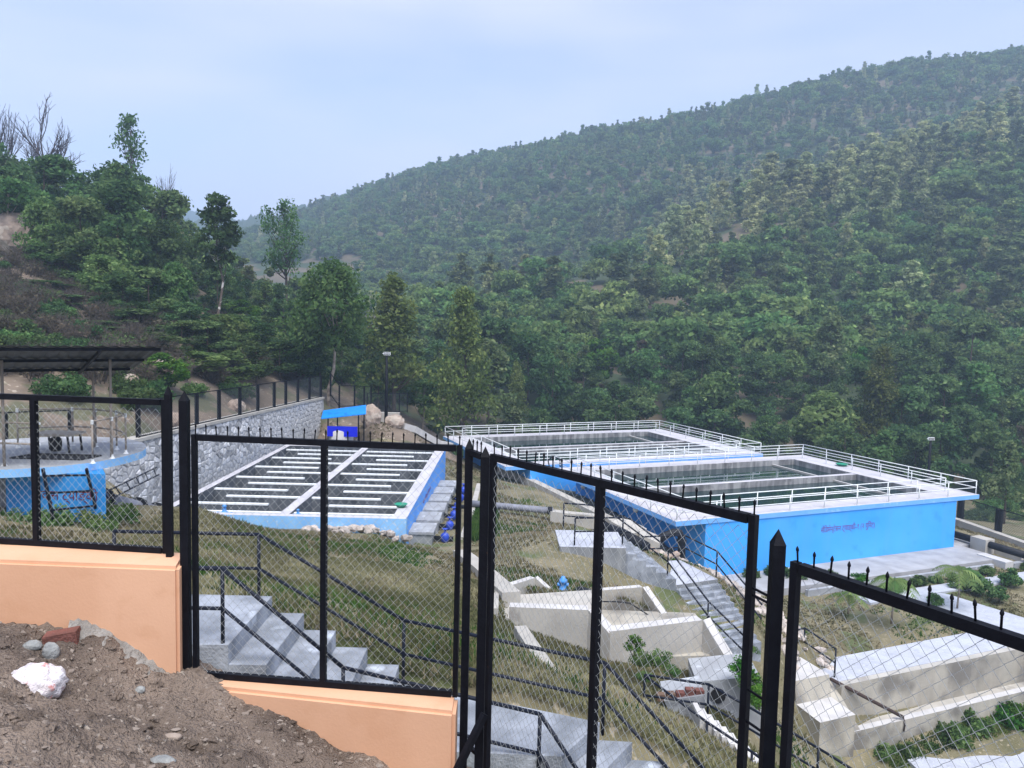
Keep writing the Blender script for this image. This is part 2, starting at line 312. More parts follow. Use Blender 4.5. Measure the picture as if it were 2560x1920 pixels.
RIDGE = [(760, 540, 540), (960, 470, 520), (1160, 405, 500), (1500, 333, 470), (1730, 305, 455), (1900, 250, 445), (2100, 197, 435), (2300, 160, 425), (2560, 138, 420), (2950, 140, 420)]
for u, v, d in RIDGE:
    p = Dp(u, v, d); CP.append(p); CP.append(p + V3(0, 120, -30))
CP += [Dp(600, 640, 420), Dp(640, 600, 520), Dp(500, 620, 480), Dp(300, 640, 420), Dp(700, 760, 220), Dp(900, 800, 200), V3(-200, 300, 25), V3(-300, 700, 20), V3(700, 700, 60), V3(0, 900, 10), V3(500, 150, 80)]
_P = np.array([[p.x, p.y, p.z] for p in CP]); _n = len(_P)
_r = np.hypot(_P[:, None, 0] - _P[None, :, 0], _P[:, None, 1] - _P[None, :, 1])
_A = np.zeros((_n + 3, _n + 3)); _A[:_n, :_n] = -_r + np.eye(_n) * -.02
_A[:_n, _n:] = np.c_[np.ones(_n), _P[:, :2]]; _A[_n:, :_n] = _A[:_n, _n:].T
_w = np.linalg.solve(_A, np.r_[_P[:, 2], 0, 0, 0])
def Hs(x, y):
    x = np.atleast_1d(np.asarray(x, float)); y = np.atleast_1d(np.asarray(y, float)); out = np.empty(x.shape)
    for i in range(0, len(x), 4000):
        a, b = x[i:i + 4000], y[i:i + 4000]
        out[i:i + 4000] = -np.hypot(a[:, None] - _P[None, :, 0], b[:, None] - _P[None, :, 1]) @ _w[:_n] + _w[_n] + _w[_n + 1] * a + _w[_n + 2] * b
    return out
def H(x, y): return float(Hs([x], [y])[0])
FLOC = (-14.82, 30.78, -4.28, 49.1)
def in_ab(x, y, a0, a1, b0, b1):
    q = np.stack([np.asarray(x) - N0.x, np.asarray(y) - N0.y], -1); a = q @ np.array(dA[:2]); b = q @ np.array(dB[:2])
    return (a > a0) & (a < a1) & (b > b0) & (b < b1)
def bumps(x, y, s, seed):
    r = np.random.default_rng(seed); o = 0
    for k in range(7):
        t = r.uniform(0, 6.28); q = s * r.uniform(.6, 1.8); o = o + np.sin((x * math.cos(t) + y * math.sin(t)) / q + r.uniform(0, 6.28))
    return o / 7
def sheet(name, xs, ys, fn, matname, skip=None):
    X, Y = np.meshgrid(xs, ys); x, y = X.ravel(), Y.ravel(); z = fn(x, y); nx, ny = len(xs), len(ys)
    fs = []
    for j in range(ny - 1):
        for i in range(nx - 1):
            k = j * nx + i
            if skip is not None and skip(x[k], y[k]) and skip(x[k + nx + 1], y[k + nx + 1]): continue
            fs.append((k, k + 1, k + nx + 1, k + nx))
    me = bpy.data.meshes.new(name); me.from_pydata(np.c_[x, y, z].tolist(), [], fs); me.materials.append(MATS[matname])
    me.polygons.foreach_set('use_smooth', [True] * len(me.polygons)); me.update()
    o = bpy.data.objects.new(name, me); COL.objects.link(o); o['kind'] = 'structure'; return o
def near_h(x, y):
    z = Hs(x, y) + .07 * bumps(x, y, .55, 3) + .05 * bumps(x, y, .25, 4)
    pit = ((x > FLOC[0]) & (x < FLOC[2]) & (y > FLOC[1]) & (y < FLOC[3]))
    z = np.where(pit, np.minimum(z, -13), z)
    z = np.where(in_ab(x, y, .1, 14.9, 1.9, 20.4) | in_ab(x, y, 16.3, 31.1, -1, 17.3), np.minimum(z, -14.5), z)
    z = np.where((x > -11.6) & (x < -9.5) & (y > 17.4) & (y < 19.4), -5.2, z)
    st = (x > -8) & (x < 3.4) & (y > 7.2) & (y < 9.0)
    z = np.where(st, z - .45, z)
    xw = -17.3 + (y - 30.5) * .0911
    z = np.where((x > xw - .25) & (x < -14.5) & (y > 31.2) & (y < 57.6), np.minimum(z, -9.1), z)
    z = np.where((x > -.1) & (x < 2.5) & (y > 17.75) & (y < 20.7), np.minimum(z, -8.4), z)
    z = np.where((x >= 2.4) & (x < 5.6) & (y > 17.7) & (y < 20.9), np.minimum(z, -9.2), z)
    return z
gs = sheet('ground', np.arange(-42, 62.01, .4), np.arange(4.45, 76, .4), near_h, 'ground_grass')
gs.data.materials.append(MATS['slope_soil'])
for f_ in gs.data.polygons:        # bare soil on the cut slope above the stone wall and round the boulders
    c_ = f_.center
    if (c_.x < -17.6 + (c_.y - 30.5) * .091 and c_.y > 27) or (c_.y > 55 and c_.x < -2): f_.material_index = 1
def far_h(x, y): return np.clip(Hs(x, y), -38, 215) - .5 + np.where(y > 110, 1.2 * bumps(x, y, 14, 9), 0) * np.clip((y - 110) / 60, 0, 1)
sheet('hillside', np.arange(-420, 721, 7.), np.arange(55, 760, 7.), far_h, 'hill_soil', skip=lambda x, y: -40 < x < 60 and y < 72)
def ridge_sheet(name, pts, back):
    us = np.linspace(pts[0][0], pts[-1][0], 140); vs = np.interp(us, [p[0] for p in pts], [p[1] for p in pts]); ds = np.interp(us, [p[0] for p in pts], [p[2] for p in pts])
    rows = []
    for k, t in enumerate(np.linspace(0, 1, 14)):
        row = []
        for u, v, d in zip(us, vs, ds):
            p = Dp(u, v, d); h = p.z * (1 - (1 - t) ** 1.6) + -40 * (1 - t) ** 1.6; y = d - back * (1 - t)
            row.append((p.x * (y / d), y, h + 3.0 * math.sin(u * .071 + k) + 2.4 * math.sin(u * .31 + 2.1 * k) + RNG.uniform(-1.6, 1.6)))
        rows.append(row)
    rows.append([(x, y + back * .6, z - 60) for x, y, z in rows[-1]])
    n = len(us); me = bpy.data.meshes.new(name)
    me.from_pydata([p for r in rows for p in r], [], [(j * n + i, j * n + i + 1, (j + 1) * n + i + 1, (j + 1) * n + i) for j in range(len(rows) - 1) for i in range(n - 1)])
    me.materials.append(MATS['far_hill']); me.polygons.foreach_set('use_smooth', [True] * len(me.polygons))
    o = bpy.data.objects.new(name, me); COL.objects.link(o); o['kind'] = 'structure'
ridge_sheet('distant_ridge', [(300, 600, 700), (450, 560, 700), (560, 552, 700), (640, 548, 700), (760, 518, 700), (850, 490, 700), (1000, 470, 700)], 220)
ridge_sheet('farthest_ridge', [(200, 560, 1150), (380, 535, 1150), (480, 528, 1150), (600, 550, 1150), (800, 540, 1150)], 250)

# ------------------------------------------------------------------ dirt bank outside the fence (under the camera)
def bank_h(x, y):
    px = np.interp(x, [-6, -3.4, -2.6, -2.05, -1.7, -1.2, -.7, -.2, .6, 3], [-1.55, -1.74, -1.76, -1.97, -2.07, -2.2, -2.38, -2.6, -3.0, -3.7])   # level along the wall foot
    pc = np.interp(x, [-6, -3, -1.9, -1.4, -.9, -.4, .5, 3], [-1.45, -1.5, -1.62, -1.88, -2.36, -2.8, -3.2, -3.7])
    nb = np.clip((1.9 - y) / 1.2, 0, 1); pc = pc * (1 - nb) + np.maximum(pc, -1.62) * nb
    t = np.clip((4.15 - y) / 2.0, 0, 1); t = t * t * (3 - 2 * t)
    z = px * (1 - t) + pc * t
    z = z + .07 * bumps(x, y, .16, 11) + .045 * bumps(x, y, .07, 12) + .035 * bumps(x, y, .035, 13) + .02 * np.abs(bumps(x, y, .02, 14)) + .006 * np.random.default_rng(9).normal(size=x.shape) * (y > 2.1)
    z = z + .10 * np.exp(-((x + 2.25) ** 2 / .10 + (y - 3.95) ** 2 / .05)) + .16 * np.exp(-((x + 2.75) ** 2 / .25 + (y - 3.2) ** 2 / .12))
    return z
sheet('dirt_bank', np.concatenate([np.arange(-6, -3.6, .15), np.arange(-3.6, .6, .022), np.arange(.6, 3.2, .12)]), np.concatenate([np.arange(-2, 2.2, .2), np.arange(2.2, 4.32, .022)]), bank_h, 'dirt')
def Hb(x, y): return float(bank_h(np.array([x]), np.array([y]))[0])
# ------------------------------------------------------------------ orange boundary walls
def wall_block(name, label, f0, f1, b0, b1, zt, zb):
    mb = MB(); bm = bmesh.new()
    lo = [bm.verts.new((p[0], p[1], zb)) for p in (f0, f1, b1, b0)]; hi = [bm.verts.new((p[0], p[1], zt)) for p in (f0, f1, b1, b0)]
    bm.faces.new(lo[::-1]); bm.faces.new(hi)
    for i in range(4): bm.faces.new((lo[i], lo[(i + 1) % 4], hi[(i + 1) % 4], hi[i]))
    bmesh.ops.bevel(bm, geom=[e for e in bm.edges], offset=.02, segments=4, affect='EDGES')
    bm.verts.ensure_lookup_table(); bm.verts.index_update()
    mb.add([v.co.copy() for v in bm.verts], [tuple(v.index for v in f.verts) for f in bm.faces]); bm.free()
    return tag(part(name, mb, 'orange_paint', org=((f0[0] + f1[0]) / 2, (f0[1] + f1[1]) / 2, zb)), label, 'wall')
wall_block('boundary_wall', 'tall orange painted wall rising from the dirt bank at the left', (-5.6, 4.24), (-1.83, 4.08), (-5.6, 4.62), (-1.90, 4.36), -1.376, -4.8)
wall_block('boundary_wall', 'low orange painted wall with sloping soil in front, under the second fence panel', (-1.78, 4.10), (-.26, 3.86), (-1.78, 4.225), (-.26, 4.06), -2.06, -4.8)
wall_block('boundary_wall', 'orange wall below the third fence panel, hidden under the frame edge', (-.16, 3.72), (.80, 2.55), (.04, 3.90), (1.0, 2.73), -2.72, -5.4)

# ------------------------------------------------------------------ black chain link fence
def spike_mesh():
    mb = MB(); mb.lathe((0, 0, 0), [(.0034, -.004), (.0034, .034), (.0042, .0355), (.003, .038), (.0052, .043), (.0058, .047), (.0042, .053), (.001, .060)], 8)
    return mb.mesh('spike', 'black_paint', True)
SPIKE = spike_mesh()
def chain_link(P0, e, W, H_, cw, ch, seed):
    """interlocking zigzag wires filling W x H_ from P0 (lower left); joined, too fine to pick apart"""
    mb = MB(); n = Vector((e.y, -e.x, 0)); r = random.Random(seed); ncol = int(W / cw); nrow = int(H_ / (ch / 2))
    a1, a2, a3 = r.uniform(0, 6), r.uniform(0, 6), r.uniform(0, 6)
    def warp(s, z):
        q = math.sin(s * 3.1 + a1) * math.sin(z * 2.3 + a2)
        return s + .010 * math.sin(z * 5 + a3 + s * 1.7) + .004 * q, z - .012 * abs(math.sin(s * 4.2 + a2)) * (z / H_) ** 3 + .006 * math.sin(s * 6 + a1), .012 * q
    for i in range(ncol):
        pts = []
        for k in range(nrow + 1):
            s = (i + (k + i) % 2) * cw + (W - ncol * cw) / 2; z = k * ch / 2
            dx = .10 * cw if (k + i) % 2 else -.10 * cw
            s2, z2, o = warp(s + dx * .5, z)
            s2 = min(max(s2, .001), W - .001); z2 = min(max(z2, .001), H_ - .002)
            pts.append(P0 + e * s2 + Vector((0, 0, z2)) + n * (o + (.003 if (k + i) % 2 else -.003)))
        mb.tube(pts, .00115, 4, False)
    return mb
def fence_panel(label, TL, TR, zb, midbar=True, spikes=True, bw=.034, cw=.050, seed=1, sp0=.02):
    TL, TR = Vector(TL), Vector(TR); e = (TR - TL); e.z = 0; W = e.length; e.normalize()
    root = thing('chain_link_fence', label, 'fence', (TL.x, TL.y, zb), 'black chain link panels of the near fence')
    zt = TL.z; lift = Vector((0, 0, 1))
    A = lambda s, z: Vector((TL.x, TL.y, 0)) + e * s + lift * z
    for s0 in (0, W):
        mb = MB(); uw = bw * .80; mb.bar(A(s0 + (uw / 2 if s0 == 0 else -uw / 2), zb), A(s0 + (uw / 2 if s0 == 0 else -uw / 2), zt), uw, uw, up=e); part('upright', mb, 'black_paint', root)
    for z in (zt - bw / 2, zb + bw / 2):
        mb = MB(); mb.bar(A(bw, z), A(W - bw, z), bw * .96, bw); part('rail', mb, 'black_paint', root)
    if midbar:
        mb = MB(); mb.bar(A(W / 2, zb + bw), A(W / 2, zt - bw), bw, bw * .92, up=e); part('middle_bar', mb, 'black_paint', root)
    mb = chain_link(A(bw * .8, zb + bw * .8), e, W - bw * 1.6, zt - zb - bw * 1.6, cw * .5, cw * 1.08, seed)
    part('wire_mesh', mb, 'wire', root, smooth=True, kind='stuff')
    if spikes:
        k = 0; s = sp0
        while s < W - .012:
            p = A(s, zt); rr = random.Random(seed * 99 + k)
            inst('spike', SPIKE, root, p, (rr.uniform(-.07, .07), rr.uniform(-.07, .07), rr.uniform(0, 3)), (1, 1, rr.uniform(.9, 1.06))); k += 1; s += .0632 + rr.uniform(-.002, .002)
    return root
def post(label, x, y, zt, zb, w_=.046):
    root = thing('fence_post', label, 'fence post', (x, y, zb), 'square posts of the near fence')
    h = w_ / 2; mb = MB(); mb.box((x - h, y - h, zb), (x + h, y + h, zt)); part('shaft', mb, 'black_paint', root)
    mb = MB(); mb.add([(x - h - .001, y - h - .001, zt), (x + h + .001, y - h - .001, zt), (x + h + .001, y + h + .001, zt), (x - h - .001, y + h + .001, zt), (x, y, zt + .055)], [(3, 2, 1, 0), (0, 1, 4), (1, 2, 4), (2, 3, 4), (3, 0, 4)]); part('pointed_cap', mb, 'black_paint', root)
def P2(u, v, y): p = Dp(u, v, y); return p
# heights come from the walls the panels stand on
fence_panel('short fence panel without spikes on the tall orange wall at the left', (-3.66, 4.51, -.465), (-2.00, 4.325, -.465), -1.374, seed=1, spikes=False)
fence_panel('square spiked fence panel on the low orange wall, stairs seen through it', (-1.80, 4.20, -.645), (-.262, 4.035, -.645), -2.058, seed=2)
fence_panel('spiked fence panel turning towards the viewer, zigzag concrete walls seen through it', (-.095, 3.85, -.655), (.895, 2.66, -.655), -2.70, seed=3)
fence_panel('nearest spiked fence panel at the right edge, running out of the picture', (.965, 2.49, -.765), (1.76, 1.19, -.765), -2.9, seed=4)
post('slim fence post standing on the end of the tall orange wall', -1.965, 4.27, -.43, -1.377, .033)
post('thick fence post at the step between the two orange walls', -1.838, 4.19, -.455, -4.5, .046)
post('left one of the paired corner posts where the fence turns', -.222, 4.0, -.655, -4.6, .042)
post('right one of the paired corner posts where the fence turns', -.130, 3.87, -.675, -5.2, .046)
post('nearest fence post with a pointed tip in front of the blue tank wall', .945, 2.58, -.735, -5.2, .043)
# short filler between the paired posts, with its own spikes
r0 = thing('fence_filler', 'short spiked filler bar between the paired corner posts', 'fence', (-.19, 3.96, -.70))
mb = MB(); mb.bar((-.205, 3.98, -.675), (-.148, 3.90, -.68), .03, .03); part('rail', mb, 'black_paint', r0)
for t in (.1, .5, .9): inst('spike', SPIKE, r0, (-.205 + .057 * t, 3.98 - .08 * t, -.66))
mb = MB(); mb.bar((-.205, 3.98, -2.3), (-.148, 3.90, -2.3), .02, .02); part('rail', mb, 'black_paint', r0)
r0 = thing('hinge_bracket', 'thin steel hinge bars joining the third panel to the nearest post', 'bracket', (.92, 2.62, -1.1))
for z in (-.92, -.945, -1.30, -1.42): mb = MB(); mb.bar((.885, 2.665, z), (.932, 2.595, z - .01), .006, .008); part('hinge_bar', mb, 'black_paint', r0)
# brace at the corner
r0 = thing('corner_brace', 'diagonal black brace at the foot of the paired corner posts', 'brace', (-.2, 3.85, -2.4))
mb = MB(); mb.bar(Dp(1212, 1785, 3.82), Dp(1140, 1930, 3.72), .032, .032); part('brace_bar', mb, 'black_paint', r0)

# ------------------------------------------------------------------ dirt details
def place_rock(name, label, cat, u, v, y, rx, ry, rz, matn, seed, group=None, sub=2, jag=.10, lift=.3):
    p = Dp(u, v, y); z = Hb(p.x, p.y); mb = MB(); c = (p.x, p.y, z + rz * lift); mb.rock(c, rx, ry, rz, seed, sub, jag)
    return tag(part(name, mb, matn, smooth=True, org=(p.x, p.y, z)), label, cat, group)
def on_bank(u, v):
    lo, hi = 1.5, 4.3
    for _ in range(40):
        y = (lo + hi) / 2; p = Dp(u, v, y)
        if p.z > Hb(p.x, p.y): lo = y
        else: hi = y
    return Dp(u, v, lo)
def bank_rock(name, label, cat, u, v, r, matn, seed, jag=.10):
    p = on_bank(u, v); return place_rock(name, label, cat, u, v, p.y, r[0], r[1], r[2], matn, seed, jag=jag)
bank_rock('stone', 'pale grey rounded stone beside the broken brick', 'stone', 128, 1638, (.044, .04, .055), 'stone_grey', 5)
bank_rock('stone', 'flat grey stone lying left of the broken brick', 'stone', 82, 1618, (.05, .035, .028), 'stone_grey', 6)
bank_rock('stone', 'small round grey stone at the foot of the tall orange wall', 'stone', 350, 1728, (.028, .026, .022), 'stone_grey', 7)
bank_rock('stone', 'long pale pinkish stone on the dirt near the bottom of the picture', 'stone', 430, 1845, (.05, .022, .018), 'pebble', 8)
bank_rock('stone', 'pale stone half buried at the bottom edge of the picture', 'stone', 405, 1908, (.06, .04, .025), 'stone_grey', 18)
p = on_bank(150, 1605)
mb = MB(); e1 = Vector((.93, .25, .12)); e2 = Vector((-.25, .93, 0)); e3 = Vector((-.1, 0, .97)); c = p + Vector((0, .02, .015))
def obox(mb, c, e1, e2, e3, a, b, h): return mb.hexa([c - e1 * a - e2 * b - e3 * h, c + e1 * a - e2 * b - e3 * h, c + e1 * a + e2 * b - e3 * h, c - e1 * a + e2 * b - e3 * h], [c - e1 * a - e2 * b + e3 * h, c + e1 * a - e2 * b + e3 * h, c + e1 * a + e2 * b + e3 * h, c - e1 * a + e2 * b + e3 * h])
obox(mb, c, e1, e2, e3, .085, .045, .036)
tag(part('brick', mb, 'brick_red', org=c), 'broken red brick stuck in the dirt below the orange wall', 'brick')
# white sack, a crumpled dome half buried
p = on_bank(80, 1712); bm = bmesh.new(); bmesh.ops.create_icosphere(bm, subdivisions=4, radius=1); mb = MB(); vs = []
for v in bm.verts:
    q = v.co; k = 1 + .07 * math.sin(q.x * 9 + q.y * 5) * math.sin(q.z * 7 + q.x * 4) + .05 * math.sin(q.y * 16 + q.z * 11); vs.append((p.x + q.x * .15 * k + .03 * q.z, p.y + q.y * .12 * k, p.z - .01 + q.z * .105 * k))
bm.verts.index_update(); mb.add(vs, [tuple(v.index for v in f.verts) for f in bm.faces]); bm.free()
tag(part('plastic_sack', mb, 'white_sack', smooth=True, org=p), 'crumpled white plastic sack half buried in the dirt at the left', 'sack')
# lump of spilled mortar along the wall foot
mb = MB(); r = random.Random(4); top = []; bot = []
for k in range(26):
    t = k / 25; x = -2.46 + .62 * t; zt = np.interp(t, [0, .12, .5, .8, 1], [-1.69, -1.69, -1.80, -1.93, -2.02]) + r.uniform(-.012, .012)
    wd = .10 + .10 * math.sin(math.pi * t) + r.uniform(-.02, .03)
    top.append((x, 4.115 - .04 * (x + 1.83) * 0, zt)); bot.append((x + r.uniform(-.02, .02) + .03, 4.09 - wd, zt - .10 - wd * .25 + r.uniform(-.02, .02)))
mid = [((a[0] + b_[0]) / 2 + .01, (a[1] + b_[1]) / 2 - .012, (a[2] + b_[2]) / 2 + .035 + r.uniform(-.012, .012)) for a, b_ in zip(top, bot)]
und = [(b_[0], b_[1] + .05, b_[2] - .12) for b_ in bot]; k = 26
mb.add(top + mid + bot + und, [(i + j * k, i + j * k + 1, i + (j + 1) * k + 1, i + (j + 1) * k)[::-1] for j in range(3) for i in range(k - 1)])
tag(part('mortar_lump', mb, 'mortar', smooth=True, org=(-2.1, 4.0, -2.0)), 'hardened grey mortar spilled along the foot of the tall orange wall', 'mortar')
# loose pebbles: uncountable
mb = MB(); r = random.Random(12)
for k in range(2200):
    y = r.uniform(2.3, 4.08); x = r.uniform(-3.4, -.4); s = r.choice([.004, .004, .005, .006, .008, .013]) * r.uniform(.7, 1.4)
    mb.rock((x, y, Hb(x, y) + s * .25), s * r.uniform(.8, 1.5), s * r.uniform(.8, 1.3), s * r.uniform(.5, .9), k, 1, .38)
tag(part('pebbles', mb, 'pebble', org=(-2, 3.3, -1.8)), 'loose pebbles and grit scattered over the dirt bank', 'pebbles', kind='stuff')
mb = MB(); r = random.Random(14)
for k in range(2600):
    y = r.uniform(2.3, 4.02); x = r.uniform(-3.4, -.7); s = r.choice([.006, .008, .010, .013, .02]) * r.uniform(.7, 1.3)
    mb.rock((x, y, Hb(x, y) + s * .1), s * r.uniform(.8, 1.5), s * r.uniform(.8, 1.3), s * r.uniform(.5, .9), k, 1, .35)
tag(part('soil_clods', mb, 'dirt', org=(-2, 3.3, -1.8)), 'crumbly brown clods of soil over the dirt bank', 'soil', kind='stuff')
# ------------------------------------------------------------------ near stairs behind the fence
Z1, RISE, TREAD, YN, YF = -3.30, .205, .385, 7.42, 8.82
st = thing('stairs', 'grey concrete stairs with black pipe rails just behind the fence', 'stairs', (-3, 8.1, -4.4))
X1 = -2.83
mb = MB(); mb.box((-7.6, YN, -4.6), (X1, YF, Z1)); part('landing', mb, 'stair_concrete', st)
for k in range(1, 5):
    mb = MB(); x0 = X1 + TREAD * (k - 1); mb.box((x0 + .002, YN + .004 * k, -5.4), (x0 + TREAD, YF + .002 * k, Z1 - RISE * k)); part('step', mb, 'stair_concrete', st)
xl = X1 + TREAD * 4; zl = Z1 - RISE * 5
land = [(xl + .002, 7.36), (.60, 7.30), (1.06, 7.98), (xl + .002, 8.80)]
mb = MB(); mb.prism(land, -6.2, zl); part('landing', mb, 'stair_concrete', st)
for k in range(1, 11):
    d = .36 * (k - 1); o = Vector((.83, -.12 * 0 - .05, 0)).normalized(); a = Vector((.60, 7.30, 0)) + o * (d + .003); b_ = Vector((1.06, 7.98, 0)) + o * (d + .003)
    q = [a, a + o * .36, b_ + o * .36, b_]
    mb = MB(); mb.prism([(p_.x, p_.y) for p_ in q], zl - RISE * k - 1.2, zl - RISE * k); part('step', mb, 'stair_concrete', st)
# rails of the near stairs: each bar and post a part
def pipe_rail(label, tops, posts_at, h, r_, parent=None, mid=.5, name='handrail', matn='rail_black', group=None, drop=None):
    root = thing(name, label, 'railing', tops[0] - Vector((0, 0, h)), group)
    for a, b_ in zip(tops[:-1], tops[1:]):
        mb = MB(); mb.tube([a, b_], r_, 10); part('rail', mb, matn, root, smooth=True)
        mb = MB(); mb.tube([a - Vector((0, 0, h * mid)), b_ - Vector((0, 0, h * mid))], r_ * .92, 10); part('rail', mb, matn, root, smooth=True)
    for i in posts_at:
        p_ = tops[i] if isinstance(i, int) else tops[int(i)].lerp(tops[int(i) + 1], i - int(i))
        mb = MB(); mb.tube([p_ - Vector((0, 0, (drop or {}).get(i, h))), p_], r_ * .96, 10); part('post', mb, matn, root, smooth=True)
    return root
yF, yN = 8.76, 7.47
far_top = [Dp(285, 1328, yF), Dp(647, 1336, yF), Dp(1010, 1551, 8.74), Dp(1512, 1657, 8.05), Dp(1795, 1960, 7.75), Dp(2150, 2330, 7.4)]
pipe_rail('far black pipe railing of the near stairs, bordering the grass slope', far_top, [0, 1, 2, 3], .83, .021)
near_top = [Dp(150, 1415, yN), Dp(562, 1422, yN), Dp(858, 1669, 7.50), Dp(1350, 1785, 7.30), Dp(1500, 2010, 7.25), Dp(1800, 2400, 7.2)]
near_top[1] = Dp(556, 1422, yN)
pipe_rail('near black pipe railing of the near stairs, closest to the fence', near_top, [1, 2, 3, 0], .83, .021)
# ------------------------------------------------------------------ baffled flocculation tank (left)
ZF = -8.08
x0, y0, x1, y1 = FLOC; tw = .36
fl = thing('flocculation_tank', 'open blue concrete tank with rows of pale baffles, behind the stairs', 'water tank', ((x0 + x1) / 2, (y0 + y1) / 2, -12))
def wall_part(name, a, b_, zb, zt, mats, parent, top=None):
    """wall box; slot 0 = outer face material, slot 1 = top"""
    mb = MB(); mb.box((a[0], a[1], zb), (b_[0], b_[1], zt)); o = part(name, mb, mats, parent)
    if len(mats) > 1:
        for f in o.data.polygons:
            n = f.normal; f.material_index = 1 if n.z > .9 else (mats_i(n, parent, o) if len(mats) > 2 else 0)
    return o
def paint(o, fn):
    for f in o.data.polygons: f.material_index = fn(f.normal)
TOPM = 'walk_slab'
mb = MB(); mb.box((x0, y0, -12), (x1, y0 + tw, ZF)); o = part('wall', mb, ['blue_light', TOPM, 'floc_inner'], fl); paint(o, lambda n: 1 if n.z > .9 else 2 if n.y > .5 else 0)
mb = MB(); mb.box((x0, y1 - tw, -12), (x1, y1, ZF)); o = part('wall', mb, ['blue_floc', TOPM, 'floc_inner'], fl); paint(o, lambda n: 1 if n.z > .9 else 2 if n.y < -.5 else 0)
mb = MB(); mb.box((x0, y0 + tw, -12), (x0 + tw, y1 - tw, ZF + .002)); o = part('wall', mb, ['blue_floc', TOPM, 'floc_inner'], fl); paint(o, lambda n: 1 if n.z > .9 else 2 if n.x > .5 else 0)
mb = MB(); mb.box((x1 - .62, y0 + tw, -12), (x1, y1 - tw, ZF + .002)); o = part('wall', mb, ['blue_floc', TOPM, 'floc_inner'], fl); paint(o, lambda n: 1 if n.z > .9 else 2 if n.x < -.5 else 0)
xm = -9.5
mb = MB(); mb.box((xm - .22, y0 + tw, -12), (xm + .22, y1 - tw, ZF - .003)); o = part('divider_wall', mb, ['floc_inner', TOPM], fl); paint(o, lambda n: 1 if n.z > .9 else 0)
mb = MB(); mb.box((x0 + tw, y0 + tw, -11.9), (x1 - .62, y1 - tw, -10.9)); part('floor', mb, 'floc_floor', fl)
nb = 12
for c, (xa, xb) in enumerate(((x0 + tw, xm - .22), (xm + .22, x1 - .62))):
    for k in range(nb):
        y = y0 + tw + .75 + (y1 - y0 - 2 * tw - 1.5) * k / (nb - 1)
        g = 1.15; full = k in (0, nb - 1)
        a, b_ = (xa + .001, xb - .001) if full else ((xa + .001, xb - g) if (k + c) % 2 else (xa + g, xb - .001))
        mb = MB(); mb.box((a, y - .08, -10.95), (b_, y + .08, ZF - .19)); mb.cur = 1; mb.box((a + .001, y - .10, ZF - .188), (b_ - .001, y + .10, ZF - .12)); part('baffle', mb, ['floc_inner', 'baffle_top'], fl)
for px, py in ((-6.6, y1 - .5), (-10.7, y1 - .9), (-8.4, y0 + .75)):       # arched ports
    mb = MB(); mb.lathe((px, py, -9.75), [(.6, -.1), (.62, .1)], 20, axis=(0, 1, 0)); part('inlet_port', mb, 'concrete', fl)
# broken stone edging in front of the tank
def scatter_rocks(parent, pts, matn, seed, name='stone', protos=8, jag=.25):
    r = random.Random(seed); ms = []
    for k in range(protos):
        mb = MB(); mb.rock((0, 0, 0), 1, r.uniform(.7, .95), r.uniform(.5, .8), seed * 31 + k, 1, jag); ms.append(mb.mesh(name, matn, False))
    for (p, s) in pts: inst(name, r.choice(ms), parent, p, (r.uniform(-.4, .4), r.uniform(-.4, .4), r.uniform(0, 6.3)), (s, s, s))
eg = thing('stone_edging', 'broken stone edging along the front of the flocculation tank', 'stones', (-6.5, 32, -9))
r = random.Random(5); pts = []
for k in range(70):
    x = r.uniform(-8.3, -4.1); y = r.uniform(29.85, 30.7); pts.append((Vector((x, y, H(x, y) + r.uniform(0, .16) + .10 * (x > -6.5))), r.uniform(.10, .24)))
scatter_rocks(eg, pts, 'rubble', 21)
# valves on the front edge
def valve(label, p, matn, s=1., group=None):
    t = thing('gate_valve', label, 'valve', p, group); p = Vector(p)
    mb = MB(); mb.tube([p + Vector((-.30 * s, 0, .16 * s)), p + Vector((.30 * s, 0, .16 * s))], .10 * s, 12); part('pipe_stub', mb, matn, t, smooth=True)
    for sg in (-1, 1): mb = MB(); mb.lathe(p + Vector((sg * .26 * s, 0, .16 * s)), [(.17 * s, -.02 * s), (.17 * s, .02 * s)], 14, axis=(1, 0, 0)); part('flange', mb, matn, t)
    mb = MB(); mb.lathe(p, [(.19 * s, 0), (.19 * s, .26 * s), (.14 * s, .32 * s), (.08 * s, .36 * s), (.07 * s, .52 * s), (.10 * s, .54 * s), (.05 * s, .60 * s)], 12); part('bonnet', mb, matn, t, smooth=True)
    return t
valve('blue valve standing at the left front edge of the flocculation tank', Zp(561, 1300, -8.5), 'valve_sky', 1.1)
valve('pale blue valve at the middle of the flocculation tank front edge', Zp(745, 1300, -8.42), 'valve_sky', .8)
